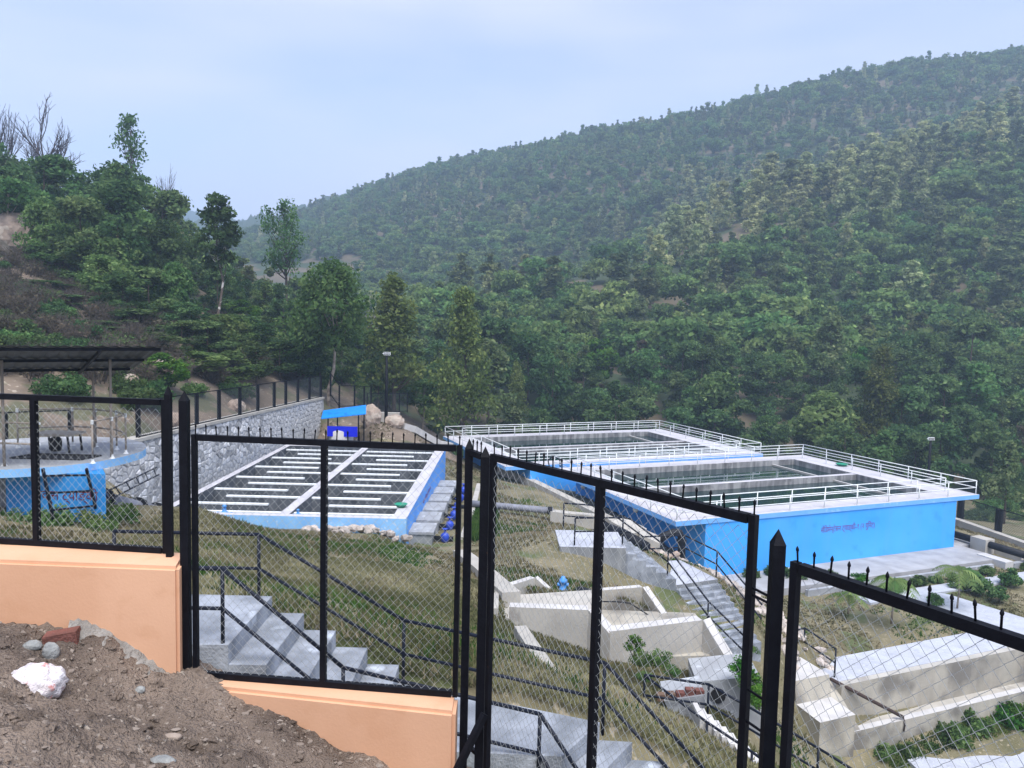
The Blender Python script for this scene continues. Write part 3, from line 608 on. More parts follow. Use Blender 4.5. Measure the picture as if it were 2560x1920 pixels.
# inspection boxes and blue valves stepping along the right wall
for k in range(6):
    y = 31.6 + k * 2.5; zt = -8.95 - .13 * k
    bx = thing('concrete_box', f'{["first", "second", "third", "fourth", "fifth", "sixth"][k]} concrete box from the near end, along the blue right wall of the flocculation tank', 'concrete box', (x1 + .6, y, zt - .6), 'concrete boxes beside the flocculation tank')
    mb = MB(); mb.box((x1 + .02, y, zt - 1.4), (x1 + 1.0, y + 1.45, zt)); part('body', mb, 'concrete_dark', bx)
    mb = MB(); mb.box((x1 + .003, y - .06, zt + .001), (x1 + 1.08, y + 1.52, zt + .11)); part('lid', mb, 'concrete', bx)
    t = thing('gate_valve', f'dark blue valve on the pipe of the {["first", "second", "third", "fourth", "fifth", "sixth"][k]} concrete box from the near end', 'valve', (x1 + 1.5, y + .8, zt - .6), 'dark blue valves along the boxes')
    p = Vector((x1 + 1.5, y + .7, zt - .25))
    mb = MB(); mb.lathe(p, [(.08, -.3), (.17, -.2), (.19, .04), (.13, .12), (.06, .16), (.05, .30), (.13, .31), (.13, .34)], 12); part('body', mb, 'valve_blue', t, smooth=True)
    mb = MB(); mb.tube([p + Vector((-.48, 0, -.1)), p + Vector((.35, .1, -.14))], .11, 12); part('pipe', mb, 'pipe_black', t, smooth=True)
kb = thing('kerb', 'narrow white kerb between the valves and a strip of green grass', 'kerb', (-1.9, 38, -10.3))
for k in range(8):
    ya = 32.6 + k * 2.0; mb = MB(); za = H(-1.95, ya) + .12; zb_ = H(-1.95, ya + 2) + .12
    mb.hexa([(-2.15, ya, za - .6), (-1.85, ya, za - .6), (-1.85, ya + 1.97, zb_ - .6), (-2.15, ya + 1.97, zb_ - .6)], [(-2.15, ya, za), (-1.85, ya, za), (-1.85, ya + 1.97, zb_), (-2.15, ya + 1.97, zb_)]); part('kerb_stone', mb, 'concrete_pale', kb)
# green basin on the corner of the wall
p = Zp(1002, 1268, ZF); mb = MB(); mb.lathe(p + Vector((0, 0, .002)), [(.17, 0), (.27, .13), (.30, .14), (.30, .155), (.26, .145), (.16, .03)], 20)
tag(part('basin', mb, 'green_basin', smooth=True, org=p), 'green plastic basin on the corner of the flocculation tank', 'basin')
# lettering faintly painted on the right wall
def text_mesh(body, size, depth=.004):
    cu = bpy.data.curves.new('lettering', 'FONT'); cu.body = body; cu.size = size; cu.extrude = depth; cu.align_x = 'LEFT'
    ob = bpy.data.objects.new('lettering', cu); COL.objects.link(ob); bpy.context.view_layer.update()
    me = bpy.data.meshes.new_from_object(ob.evaluated_get(bpy.context.evaluated_depsgraph_get())); COL.objects.unlink(ob); bpy.data.objects.remove(ob)
    me.name = 'lettering'; return me
def lettering(body, p, ex, ez, width, height, matn, parent, label=None):
    me = text_mesh(body, 1.0, .02); co = np.array([v.co[:] for v in me.vertices])
    if not len(co): return
    mn, mxx = co.min(0), co.max(0); sx = width / (mxx[0] - mn[0]); sz = height / (mxx[1] - mn[1]); ex = Vector(ex).normalized(); ez = Vector(ez).normalized(); n = ex.cross(ez)
    base = wloc(parent)
    for v in me.vertices: v.co = Vector(p) + ex * ((v.co.x - mn[0]) * sx) + ez * ((v.co.y - mn[1]) * sz) + n * (.006 + v.co.z * .1) - base
    me.materials.clear(); me.materials.append(MATS[matn]); o = bpy.data.objects.new('lettering', me); COL.objects.link(o); o.parent = parent
    if label: o['label'] = label
lettering('फ्लोकुलेसन', (x1, 36.6, -8.95), (0, 1, 0), (0, 0, 1), 3.6, .34, 'letter_violet', fl)

# ------------------------------------------------------------------ two sedimentation tanks
def sed_tank(label, with_text):
    root = thing('sedimentation_tank', label, 'water tank', AB(7.5, 11, -14), 'sedimentation tanks')
    LA, LB, ww, wb = 15.0, 22.4, 1.45, 2.28
    def pz(a, b_, z): return AB(a, b_, z)
    def slab(name, a0, a1, b0, b1, zb, zt, mats, fn=None, parent=root):
        mb = MB(); mb.hexa([pz(a0, b0, zb), pz(a0, b1, zb), pz(a1, b1, zb), pz(a1, b0, zb)][::1], [pz(a0, b0, zt), pz(a0, b1, zt), pz(a1, b1, zt), pz(a1, b0, zt)])
        o = part(name, mb, mats, parent)
        if fn: paint(o, fn)
        return o
    top = lambda n: 1 if n.z > .9 else 0
    edge = lambda d: (lambda n: 1 if n.z > .9 else 2 if n.dot(d) > .5 else 0)
    th = .26
    slab('walkway', 0, ww, 0, LB, ZT - th, ZT, ['blue_fascia', 'walk_slab', 'basin_wall'], edge(dA))
    slab('walkway', LA - ww, LA, 0, LB, ZT - th, ZT, ['blue_fascia', 'walk_slab', 'basin_wall'], edge(-dA))
    slab('walkway', ww, LA - ww, 0, wb, ZT - th, ZT - .002, ['blue_fascia', 'walk_slab', 'basin_wall'], edge(dB))
    slab('walkway', ww, LA - ww, LB - wb, LB, ZT - th, ZT - .002, ['blue_fascia', 'walk_slab', 'basin_wall'], edge(-dB))
    # outer blue walls and stained inner faces
    bi, bo = 1.9, LB - 1.9
    slab('wall', .06, .40, bi, bo, -14.4, ZT - th, ['blue_paint'])
    slab('wall', LA - .40, LA - .06, bi, bo, -14.4, ZT - th, ['blue_paint'])
    slab('wall', .401, LA - .401, bi, bi + .35, -14.4, ZT - th - .001, ['blue_paint'])
    slab('wall', .401, LA - .401, bo - .35, bo, -14.4, ZT - th - .001, ['blue_paint'])
    i0, i1, j0, j1 = ww - .32, LA - ww + .32, wb - .02, LB - wb + .02
    for nm, a0, a1, b0, b1 in (('basin_wall', i0, ww, j0, j1), ('basin_wall', LA - ww, i1, j0, j1), ('basin_wall', ww, LA - ww, j0, wb), ('basin_wall', ww, LA - ww, LB - wb, j1)):
        slab(nm, a0 + .002, a1 + .003 if a0 < 5 else a1 - .002, b0 + .002, b1 - .002, -12.4, ZT - .004 if False else ZT - th - .002, ['basin_wall'])
    # faces of the walkway edge towards the basin
    for a0, a1, b0, b1 in ((ww, ww + .05, wb, LB - wb), (LA - ww - .05, LA - ww, wb, LB - wb), (ww + .05, LA - ww - .05, wb, wb + .05), (ww + .05, LA - ww - .05, LB - wb - .05, LB - wb)):
        slab('basin_lining', a0 + .001, a1 + .001, b0 + .001, b1 - .001, -12.0, ZT - .03, ['basin_wall'])
    am = 7.6
    slab('divider_wall', am - .2, am + .2, wb + .05, LB - wb - .05, -12.2, ZT - .02, ['basin_wall', 'walk_slab'], top)
    for a0, a1 in ((ww + .051, am - .201), (am + .201, LA - ww - .051)):
        slab('water', a0, a1, wb + .051, LB - wb - .051, -11.4, ZT - .42, ['water'])
        slab('weir_wall', a0, a1, LB - wb - 2.15, LB - wb - 2.0, -11.9, ZT - .30, ['concrete_pale', 'concrete_white'], top)
    # railings: outer and inner ring, each bar and post its own part
    pm = MB(); pm.tube([(0, 0, 0), (0, 0, .86)], .030, 8); PM = pm.mesh('post', 'pipe_white', True)
    for ring, (a0, a1, b0, b1) in (('outer', (.14, LA - .14, .14, LB - .14)), ('inner', (ww - .12, LA - ww + .12, ww - .12, LB - ww + .12))):
        cs = [(a0, b0), (a0, b1), (a1, b1), (a1, b0), (a0, b0)]
        mb = MB()
        for (pa, pb), (qa, qb) in zip(cs[:-1], cs[1:]): mb.tube([pz(pa, pb, ZT + .86), pz(qa, qb, ZT + .86)], .028, 8)
        rr = part('railing', mb, 'pipe_white', root, smooth=True)
        for (pa, pb), (qa, qb) in zip(cs[:-1], cs[1:]):
            mb = MB(); mb.tube([pz(pa, pb, ZT + .43), pz(qa, qb, ZT + .43)], .026, 8); part('rail', mb, 'pipe_white', rr, smooth=True)
            n = max(2, round(math.hypot(qa - pa, qb - pb) / 2.45))
            for k in range(n): t = k / n; inst('post', PM, rr, pz(pa + (qa - pa) * t, pb + (qb - pb) * t, ZT))
    if with_text:
        p = pz(.06, 9.75, -11.22); p2 = pz(.06, 13.65, -11.22)
        q = Zp(2077, 1326, -10.8)
        lettering('सेडिमेन्टेसन ट्याङ्की-१ (२ युनिट)'.replace('डि', 'िड').replace('नि', 'िन'), p, dB, (0, 0, 1), 4.05, .52, 'letter_violet', root)
    return root
near_tank = sed_tank('near blue sedimentation tank with lettering on its front wall and white railings', True)
far_tank = sed_tank('far blue sedimentation tank behind the lettered one, ringed by white railings', False)
far_tank.location += dA * 16.25 + dB * -2.95
# things on the walkway
p = AB(10.2, 21.6, ZT); mb = MB(); mb.lathe(p + Vector((0, 0, .002)), [(.28, 0), (.42, .14), (.46, .16), (.38, .15), (.25, .03)], 18)
tag(part('basin', mb, 'green_basin', smooth=True, org=p), 'green basin left on the right walkway of the near sedimentation tank', 'basin')
mb = MB(); pts = [AB(14.6, -.3, ZT - .1), AB(15.2, -.2, ZT + .55), AB(15.4, .3, ZT + .75), AB(15.6, .9, ZT + .5), AB(15.7, 1.0, ZT - .1)]; mb.tube(pts, .05, 8)
tag(part('hose', mb, 'pipe_black', smooth=True, org=pts[0]), 'black hose arching between the two sedimentation tanks', 'hose')

# ------------------------------------------------------------------ round mixing tank under a shed roof (far left)
ZR = -3.45; CX, CY, RR = -12.15, 19.0, 2.55
rt_ = thing('mixing_tank', 'blue tank with a round overhanging slab and red lettering, far left', 'water tank', (CX, CY, -5))
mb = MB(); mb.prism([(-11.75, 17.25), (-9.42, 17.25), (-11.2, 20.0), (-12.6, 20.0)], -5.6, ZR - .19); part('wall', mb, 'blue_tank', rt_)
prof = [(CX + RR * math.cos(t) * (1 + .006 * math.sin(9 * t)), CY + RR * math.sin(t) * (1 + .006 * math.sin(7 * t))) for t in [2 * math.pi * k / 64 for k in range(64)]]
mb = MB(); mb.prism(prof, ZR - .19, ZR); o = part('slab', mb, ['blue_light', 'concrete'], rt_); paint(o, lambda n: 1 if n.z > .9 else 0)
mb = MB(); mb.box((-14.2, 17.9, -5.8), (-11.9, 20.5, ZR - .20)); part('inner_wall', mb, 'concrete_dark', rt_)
mb = MB(); h0 = Zp(130, 1143, ZR + .01); mb.bar(h0 + Vector((-.85, -.25, 0)), h0 + Vector((.85, -.25, 0)), .06, .05); mb.bar(h0 + Vector((-.65, .35, 0)), h0 + Vector((1.0, .35, 0)), .06, .05); mb.bar(h0 + Vector((-.85, -.25, 0)), h0 + Vector((-.65, .35, 0)), .06, .05); mb.bar(h0 + Vector((.85, -.25, 0)), h0 + Vector((1.0, .35, 0)), .06, .05)
part('hatch_frame', mb, 'dark_hatch', rt_)
mb = MB(); mb.prism([(h0.x - .82, h0.y - .22), (h0.x + .82, h0.y - .22), (h0.x + .97, h0.y + .32), (h0.x - .62, h0.y + .32)], ZR - .01, ZR + .004); part('hatch', mb, 'dark_hatch', rt_)
lettering('मिक्स ट्याङ्की'.replace('मि', 'िम'), (-11.15, 17.25, -4.36), (1, 0, 0), (0, 0, 1), 1.55, .38, 'letter_maroon', rt_)
# pipe railing with white joints on the slab
rl = thing('railing', 'makeshift brown pipe railing with white joints on the round slab', 'railing', (CX, CY, ZR))
RB = [(11, 1164), (232, 1158), (281, 1146), (315, 1134), (292, 1124), (240, 1117), (182, 1114), (45, 1119)]
RPT = [Zp(u, v, ZR) for u, v in RB]
for p in RPT:
    mb = MB(); mb.tube([p, p + Vector((0, 0, 1.0))], .024, 8); part('post', mb, 'pvc_brown', rl, smooth=True)
    mb = MB(); mb.lathe(p, [(.07, 0), (.05, .02), (.032, .06), (.032, .10)], 8); part('foot', mb, 'pvc_white', rl)
    mb = MB(); mb.tube([p + Vector((0, 0, .93)), p + Vector((0, 0, 1.03))], .034, 8); part('joint', mb, 'pvc_white', rl)
for i in range(1, len(RPT) - 1):
    for h in (1.0, .52):
        if i == 1 and h < .9: continue
        mb = MB(); mb.tube([RPT[i] + Vector((0, 0, h)), RPT[i + 1] + Vector((0, 0, h))], .022, 8); part('rail', mb, 'pvc_brown', rl, smooth=True)
for h in (1.0, .52):
    mb = MB(); mb.tube([RPT[0] + Vector((-2, .3, h)), RPT[0] + Vector((0, 0, h)), RPT[0] + Vector((.85, -.05, h))], .022, 8); part('rail', mb, 'pvc_brown', rl, smooth=True)
    mb = MB(); mb.tube([RPT[0] + Vector((.65, -.04, h)), RPT[0] + Vector((.87, -.05, h))], .03, 8); part('joint', mb, 'pvc_white', rl)
tb = thing('work_table', 'rough wooden board table with a motor under it, on the round slab', 'table', Zp(140, 1130, ZR))
q = Zp(140, 1128, ZR); mb = MB(); mb.hexa([q + Vector((-.55, -.25, .42)), q + Vector((.5, -.25, .42)), q + Vector((.62, .3, .45)), q + Vector((-.4, .3, .45))], [q + Vector((-.55, -.25, .47)), q + Vector((.5, -.25, .47)), q + Vector((.62, .3, .5)), q + Vector((-.4, .3, .5))]); part('table_top', mb, 'wood_board', tb)
for dx, dy in ((-.45, -.2), (.42, -.2), (.5, .22), (-.32, .22)): mb = MB(); mb.bar(q + Vector((dx, dy, .42)), q + Vector((dx + .04, dy, -.0)), .04); part('leg', mb, 'dark_hatch', tb)
mb = MB(); mb.lathe(q + Vector((0, 0, .02)), [(.12, 0), (.14, .1), (.14, .3), (.08, .36)], 12); part('motor', mb, 'dark_hatch', tb, smooth=True)
# steel ladder leaning on the slab, and a second one leaning behind it
def ladder(label, a0, a1, b0, b1, n, w_, matn='rail_black'):
    t = thing('ladder', label, 'ladder', a0)
    for s, e in ((a0, a1), (b0, b1)): mb = MB(); mb.bar(s, e, w_, w_); part('side_rail', mb, matn, t)
    for k in range(n): q_ = (k + .6) / n; mb = MB(); mb.bar(a0.lerp(a1, q_), b0.lerp(b1, q_), w_ * .75, w_ * .75); part('rung', mb, matn, t)
ladder('black steel ladder leaning against the blue mixing tank', Zp(142, 1342, -5.05), Dp(107, 1172, 16.35), Zp(252, 1322, -5.05), Dp(216, 1172, 16.6), 4, .055)
ladder('slim second ladder lying aslant behind the steel ladder', Dp(128, 1296, 17.0), Dp(392, 1168, 25.5), Dp(150, 1312, 16.9), Dp(398, 1186, 25.3), 9, .035)
# shed roof
sh = thing('shed', 'open shed of dark corrugated sheets on thin posts above the mixing tank', 'shed', (-10, 18.5, ZR))
C0 = Dp(409, 866, 18.0); e1 = Vector((.79, .61, 0)).normalized(); e2 = Vector((-.61, .79, 0)).normalized(); sl = Vector((e2.x * 3.3, e2.y * 3.3, -.70))
vs, fs = [], []; nc = 120
for k in range(nc + 1):
    a = C0 - e1 * (7.5 * k / nc) + Vector((0, 0, .018 * math.sin(k * 1.57)))
    vs += [a, a + sl, a + sl + Vector((0, 0, .004)), a + Vector((0, 0, .004))]
for k in range(nc):
    o_ = k * 4
    for j in range(4): fs.append((o_ + j, o_ + (j + 1) % 4, o_ + 4 + (j + 1) % 4, o_ + 4 + j))
mb = MB(); mb.add(vs, fs); part('roof_sheet', mb, 'sheet_metal', sh)
for t in (.03, .5, .96): mb = MB(); a = C0 + sl * t + Vector((0, 0, -.055)); mb.bar(a - e1 * (.05 + .1 * t), a - e1 * 7.4, .07, .07); part('purlin', mb, 'black_paint', sh)
for s in (1.35, 5.2): mb = MB(); a = C0 - e1 * s + Vector((0, 0, -.12)); mb.bar(a + sl * .02, a + sl * 1.0, .06, .07); part('rafter', mb, 'black_paint', sh)
for (u, v) in ((279, 1146), (11, 1166), (236, 1118)):
    b0 = Zp(u, v, ZR); tt = max(0, min(1, (b0 - C0).dot(e2) / 3.3)); zt = C0.z - .70 * tt - .13; mb = MB(); mb.tube([b0, Vector((b0.x, b0.y, zt))], .032, 8); part('post', mb, 'pvc_brown', sh, smooth=True)
# big grey pipe lying behind the ladder
mb = MB(); a, b_ = Dp(248, 1262, 21.0), Dp(392, 1250, 23.5); a.z = H(a.x, a.y) + .16; b_.z = H(b_.x, b_.y) + .2; dd = (b_ - a)
t = thing('pipe', 'fat dark pipe with flanges lying beside the mixing tank', 'pipe', a); mb.tube([a, b_], .27, 16); part('barrel', mb, 'pipe_grey', t, smooth=True)
for q_ in (.05, .62, .97): mb = MB(); mb.lathe(a.lerp(b_, q_), [(.37, -.05), (.37, .05)], 18, axis=dd); part('flange', mb, 'pipe_black', t)

# ------------------------------------------------------------------ stone retaining wall with fence on top
WL = [Vector((-23.5, 26.5, 0)), Vector((-17.3, 30.5, 0)), Vector((-14.75, 58.5, 0))]
ZW = -5.40
WT = [-5.40, -5.40, -5.78]        # level of the wall top at each corner
sw = thing('stone_wall', 'long grey rubble stone retaining wall behind the flocculation tank', 'retaining wall', (-15.5, 43, -9))
def clip(poly, n, d):
    o = []
    for i in range(len(poly)):
        a, b_ = poly[i], poly[(i + 1) % len(poly)]; da, db = a[0] * n[0] + a[1] * n[1] - d, b_[0] * n[0] + b_[1] * n[1] - d
        if da <= 0: o.append(a)
        if (da < 0) != (db < 0) and da != db: t_ = da / (da - db); o.append((a[0] + (b_[0] - a[0]) * t_, a[1] + (b_[1] - a[1]) * t_))
    return o
rest = MB(); nst = 0; cand = []
for si, (A0, A1) in enumerate(zip(WL[:-1], WL[1:])):
    e = (A1 - A0); Ls = e.length; e.normalize(); n = Vector((e.y, -e.x, 0)); zb = -9.6 if si else -8.6; T0, T1 = WT[si], WT[si + 1]
    mb = MB(); mb.hexa([A0 - n * .6 + Vector((0, 0, zb - 1)), A0 + Vector((0, 0, zb - 1)) + n * .25, A1 + Vector((0, 0, zb - 1)) + n * .25, A1 - n * .6 + Vector((0, 0, zb - 1))], [A0 - n * .6 + Vector((0, 0, T0 - .16)), A0 + Vector((0, 0, T0 - .16)), A1 + Vector((0, 0, T1 - .16)), A1 - n * .6 + Vector((0, 0, T1 - .16))]); part('core', mb, 'wall_mortar', sw)
    r = random.Random(40 + si); cw_, chh = .42, .30; nx, nz = int(Ls / cw_), int((ZW - .16 - zb) / chh); sd_ = {}
    for j in range(-1, nz + 1):
        for i in range(-1, nx + 1): sd_[i, j] = ((i + .5 + r.uniform(-.36, .36)) * cw_, (j + .5 + r.uniform(-.34, .34)) * chh)
    for j in range(nz):
        for i in range(nx):
            c = sd_[i, j]; poly = [(c[0] - 1, c[1] - 1), (c[0] + 1, c[1] - 1), (c[0] + 1, c[1] + 1), (c[0] - 1, c[1] + 1)]
            for dj in (-2, -1, 0, 1, 2):
                for di in (-2, -1, 0, 1, 2):
                    q = sd_.get((i + di, j + dj))
                    if q is None or (di == 0 and dj == 0): continue
                    nn = (q[0] - c[0], q[1] - c[1]); dl = math.hypot(*nn); nn = (nn[0] / dl, nn[1] / dl)
                    poly = clip(poly, nn, nn[0] * (c[0] + q[0]) / 2 + nn[1] * (c[1] + q[1]) / 2 - .012 - r.uniform(0, .02))
                    if len(poly) < 3: break
                if len(poly) < 3: break
            if len(poly) >= 3: sl_ = (T1 - T0) / Ls; ll = math.hypot(sl_, 1); poly = clip(poly, (-sl_ / ll, 1 / ll), (T0 - .165 - zb) / ll)
            if len(poly) < 3: continue
            cx = sum(p_[0] for p_ in poly) / len(poly); cz = sum(p_[1] for p_ in poly) / len(poly); pr = r.uniform(.02, .06); k = len(poly)
            bat = lambda z: .25 * (1 - (z) / (ZW - zb + 1)) * .8
            W3 = lambda s_, z_, o_: A0 + e * s_ + Vector((0, 0, zb + z_)) + n * (o_ + bat(z_ + 1))
            vs = [W3(*p_, -.05) for p_ in poly] + [W3(*p_, pr * .5) for p_ in poly] + [W3(cx + (p_[0] - cx) * .72, cz + (p_[1] - cz) * .72, pr) for p_ in poly]
            fs = [(a, (a + 1) % k, k + (a + 1) % k, k + a) for a in range(k)] + [(k + a, k + (a + 1) % k, 2 * k + (a + 1) % k, 2 * k + a) for a in range(k)] + [tuple(range(2 * k, 3 * k))]
            pc = W3(cx, cz, 0); size = cw_ / pc.y; vis = pj(np.array(pc[:])); seen = 330 < vis[0] < 830 and (pc.z > ZF + .1 or vis[0] < 430)
            cand.append((-(1 if seen else 0), -size, vs, fs))
cand.sort(key=lambda c: (c[0], c[1]))
for i, (sn, sz, vs, fs) in enumerate(cand):
    if i < 300 and sn < 0: mb = MB(); mb.add(vs, fs); part('stone', mb, 'wall_stone', sw)
    else: rest.add(vs, fs)
part('rubble_facing', rest, 'wall_stone', sw, kind='stuff')
mb = MB()
for si, (A0, A1) in enumerate(zip(WL[:-1], WL[1:])):
    e = (A1 - A0).normalized(); n = Vector((e.y, -e.x, 0)); mb = MB(); q_ = [(A0 - n * .62, WT[si]), (A0 + n * .10, WT[si]), (A1 + n * .10, WT[si + 1]), (A1 - n * .62, WT[si + 1])]; mb.hexa([p_ + Vector((0, 0, z_ - .158)) for p_, z_ in q_], [p_ + Vector((0, 0, z_)) for p_, z_ in q_]); part('coping', mb, 'concrete_pale', sw)
# mesh-screened fence bays
def screen(mb, a, b_, zb, zt, cw=.16):
    """woven screen as thin crossing wires"""
    L_ = (Vector((b_[0], b_[1], 0)) - Vector((a[0], a[1], 0))).length; n = max(2, int(L_ / cw)); A0 = Vector((a[0], a[1], 0)); B0 = Vector((b_[0], b_[1], 0)); hh = zt - zb; m_ = max(2, int(hh / cw)); tot = n + m_
    for k in range(1, tot):
        for sgn in (0, 1):
            s0, z0 = (k, 0) if k <= n else (n, k - n); s1, z1 = (0, k) if k <= m_ else (k - m_, m_)
            if sgn: s0, s1 = n - s0, n - s1
            mb.bar(A0.lerp(B0, s0 / n) + Vector((0, 0, zb + hh * z0 / m_)), A0.lerp(B0, s1 / n) + Vector((0, 0, zb + hh * z1 / m_)), .007, .007)
def fence_bays(label, line, zs, h, ps, pw=.17, name='mesh_fence', group='screened fence bays along the hill', step=False):
    root = thing(name, label, 'fence', (line[0][0], line[0][1], zs[0]), group)
    for i, (p_, z) in enumerate(zip(line, zs)):
        mb = MB(); mb.bar((p_[0], p_[1], z - .1), (p_[0], p_[1], z + h), pw, pw * .9, up=(0, 1, 0)); part('post', mb, 'black_paint', root)
    for i in range(len(line) - 1):
        a, b_ = line[i], line[i + 1]; za, zb = (zs[i], zs[i + 1]) if not step else (zs[i], zs[i])
        for q in (.02, 1.0): mb = MB(); mb.bar((a[0], a[1], za + h * q), (b_[0], b_[1], zb + h * q), .05, .05); part('rail', mb, 'black_paint', root)
        mb = MB(); screen(mb, a, b_, min(za, zb) + .03, min(za, zb) + h - .03); part('wire_mesh', mb, 'screen_mesh', root, kind='stuff')
us = [347, 420, 494, 550, 602, 647, 688, 717, 747, 776, 804]
e = (WL[2] - WL[1]).normalized(); line = []
for u in us:     # where each post's direction meets the wall line
    k = (u - 1280) / FPX; t_ = (k * WL[1].y - WL[1].x) / (e.x - k * e.y); p_ = WL[1] + e * t_; n = Vector((e.y, -e.x, 0)); p_ = p_ - n * .12; line.append((p_.x, p_.y))
fence_bays('black mesh fence bays standing on the stone retaining wall', line, [WT[1] + (WT[2] - WT[1]) * (p_[1] - 30.5) / 28 for p_ in line], 1.66, None)
lineL = [(WL[0].x + (WL[1].x - WL[0].x) * t_ + .05, WL[0].y + (WL[1].y - WL[0].y) * t_ + .1) for t_ in (0, .3, .6, .9)]
fence_bays('black mesh fence bays behind the mixing tank at the left', lineL, [ZW] * 4, 1.62, None, .16)
# stepped fence and low wall beyond the stone wall
pts2 = [Dp(826, 1040, 59.5), Dp(848, 1040, 60.5), Dp(886, 1040, 62), Dp(910, 1040, 63.5), Dp(927, 1040, 65)]
fence_bays('short fence bays stepping down past the end of the stone wall', [(p_.x, p_.y) for p_ in pts2], [-5.7, -6.75, -6.85, -7.0, -7.15], 1.7, None, .12)
lw = thing('low_wall', 'low stained concrete wall stepping down behind the blue shelter', 'wall', (pts2[1].x, pts2[1].y, -9))
for k in range(4):
    a, b_ = pts2[k], pts2[k + 1]; zt = (-6.85, -6.85, -7.0, -7.15)[k]; mb = MB(); mb.hexa([Vector((a.x, a.y, -9.6)), Vector((b_.x, b_.y, -9.6)), Vector((b_.x - .1, b_.y + .35, -9.6)), Vector((a.x - .1, a.y + .35, -9.6))], [Vector((a.x, a.y, zt)), Vector((b_.x, b_.y, zt)), Vector((b_.x - .1, b_.y + .35, zt)), Vector((a.x - .1, a.y + .35, zt))]); part('wall_section', mb, 'basin_wall', lw)
p3 = [Dp(918, 1040, 66), Dp(998, 1040, 66.6), Dp(1018, 1040, 67)]
fence_bays('dark mesh fence behind the boulders and the lamp pole', [(p_.x, p_.y) for p_ in p3], [-7.75, -7.75, -7.75], 1.65, None, .08)
mb = MB(); a = Dp(975, 1060, 65); mb.box((a.x - .9, a.y, -9.4), (a.x + .8, a.y + .5, -7.68)); tag(part('concrete_block', mb, 'concrete_pale', org=(a.x, a.y, -9.4)), 'pale concrete block behind the second boulder', 'block')
# blue canopied shelter
ks = thing('shelter', 'small shelter with a sloping blue roof and cobalt blue panel behind the flocculation tank', 'shelter', Dp(855, 1118, 53.4))
R0, R1 = Dp(803, 1048, 53.0), Dp(915, 1036, 53.0); R2, R3 = Dp(915, 1026, 54.8), Dp(808, 1040, 54.8)
mb = MB(); mb.hexa([R0, R1, R2 + Vector((0, 0, .35)), R3 + Vector((0, 0, .35))], [q + Vector((0, 0, .06)) for q in (R0, R1, R2 + Vector((0, 0, .35)), R3 + Vector((0, 0, .35)))]); part('roof', mb, 'roof_blue', ks)
B0, B1 = Dp(818, 1090, 53.2), Dp(893, 1092, 53.2)
mb = MB(); mb.box((B0.x, 53.2, B0.z - .02), (B1.x, 53.26, Dp(850, 1066, 53.2).z)); part('panel', mb, 'cobalt', ks)
for xx, yy in ((B0.x + .02, 53.35), (B0.x + .4, 54.6), (B1.x + .05, 53.35), (B1.x + .2, 54.6)):
    zz = R0.z + (R1.z - R0.z) * (xx - R0.x) / (R1.x - R0.x); mb = MB(); mb.tube([(xx, yy, -9.3), (xx, yy, zz + .02)], .05, 8); part('post', mb, 'black_paint', ks)
wt = thing('white_tank', 'white tank and bucket under the blue shelter roof', 'tank', Dp(850, 1118, 53.9))
c = Dp(852, 1112, 54.0); mb = MB(); mb.lathe((c.x, c.y, -9.25), [(.85, 0), (.9, .1), (.9, 1.5), (.7, 1.72), (.3, 1.8)], 20); part('body', mb, 'concrete_white', wt, smooth=True)
# floodlight poles
def lamp(label, u, vt, vb, y):
    b0 = Dp(u, vb, y); t = thing('floodlight_pole', label, 'lamp pole', b0, 'floodlight poles'); zt = Dp(u, vt, y).z
    mb = MB(); mb.tube([b0 - Vector((0, 0, .6)), Vector((b0.x, b0.y, zt - .2))], [.15, .09], 10); part('pole', mb, 'black_paint', t, smooth=True)
    mb = MB(); mb.box((b0.x - .22, b0.y - .10, zt - .24), (b0.x + .28, b0.y + .06, zt)); part('housing', mb, 'lamp_white', t)
    for k in range(4):
        for j in range(2): mb = MB(); mb.box((b0.x - .19 + .115 * k, b0.y - .108, zt - .11 * (j + 1) + .01), (b0.x - .10 + .115 * k, b0.y - .1005, zt - .11 * j - .03)); part('lens', mb, 'black_paint', t)
    mb = MB(); mb.bar((b0.x - .32, b0.y, zt - .12), (b0.x - .22, b0.y, zt - .12), .06); part('bracket', mb, 'lamp_white', t)
lamp('black floodlight pole beside the boulders at the end of the stone wall', 965, 880, 1058, 57.5)
lamp('black floodlight pole standing behind the right side of the near sedimentation tank', 2316, 1093, 1262, 63)
# boulders
def boulder(label, u, v, y, rx, ry, rz, seed):
    p_ = Dp(u, v, y); z = H(p_.x, p_.y); mb = MB(); mb.rock((p_.x, p_.y, z + rz * .45), rx, ry, rz, seed, 3, .09); tag(part('boulder', mb, 'boulder', org=(p_.x, p_.y, z)), label, 'boulder')
boulder('tall angular brown boulder beside the blue shelter roof', 928, 1052, 56.5, .78, .7, 1.0, 61)
boulder('rounded brown boulder at the foot of the floodlight pole', 986, 1058, 57.2, .75, .6, .62, 62)
for k, (u, v, y, s) in enumerate(((410, 935, 46, .9), (500, 900, 50, .7), (590, 975, 47.5, .6), (440, 1010, 40, .55), (655, 985, 50, .5), (330, 985, 40, .6), (30, 610, 66, 2.2), (75, 640, 66, 1.4))):
    boulder(['pale outcrop rock above the fence beside the green bush', 'low brown rock on the slope above the fence', 'brown rock just behind the fence bays over the stone wall', 'rock behind the fence near the thick post', 'small rock behind the far fence bays', 'rock on the slope behind the mixing tank railing', 'large pale rock face high on the left slope', 'pale rock beside the large rock face on the left slope'][k], u, v, y, s, s * .8, s * .9, 70 + k)
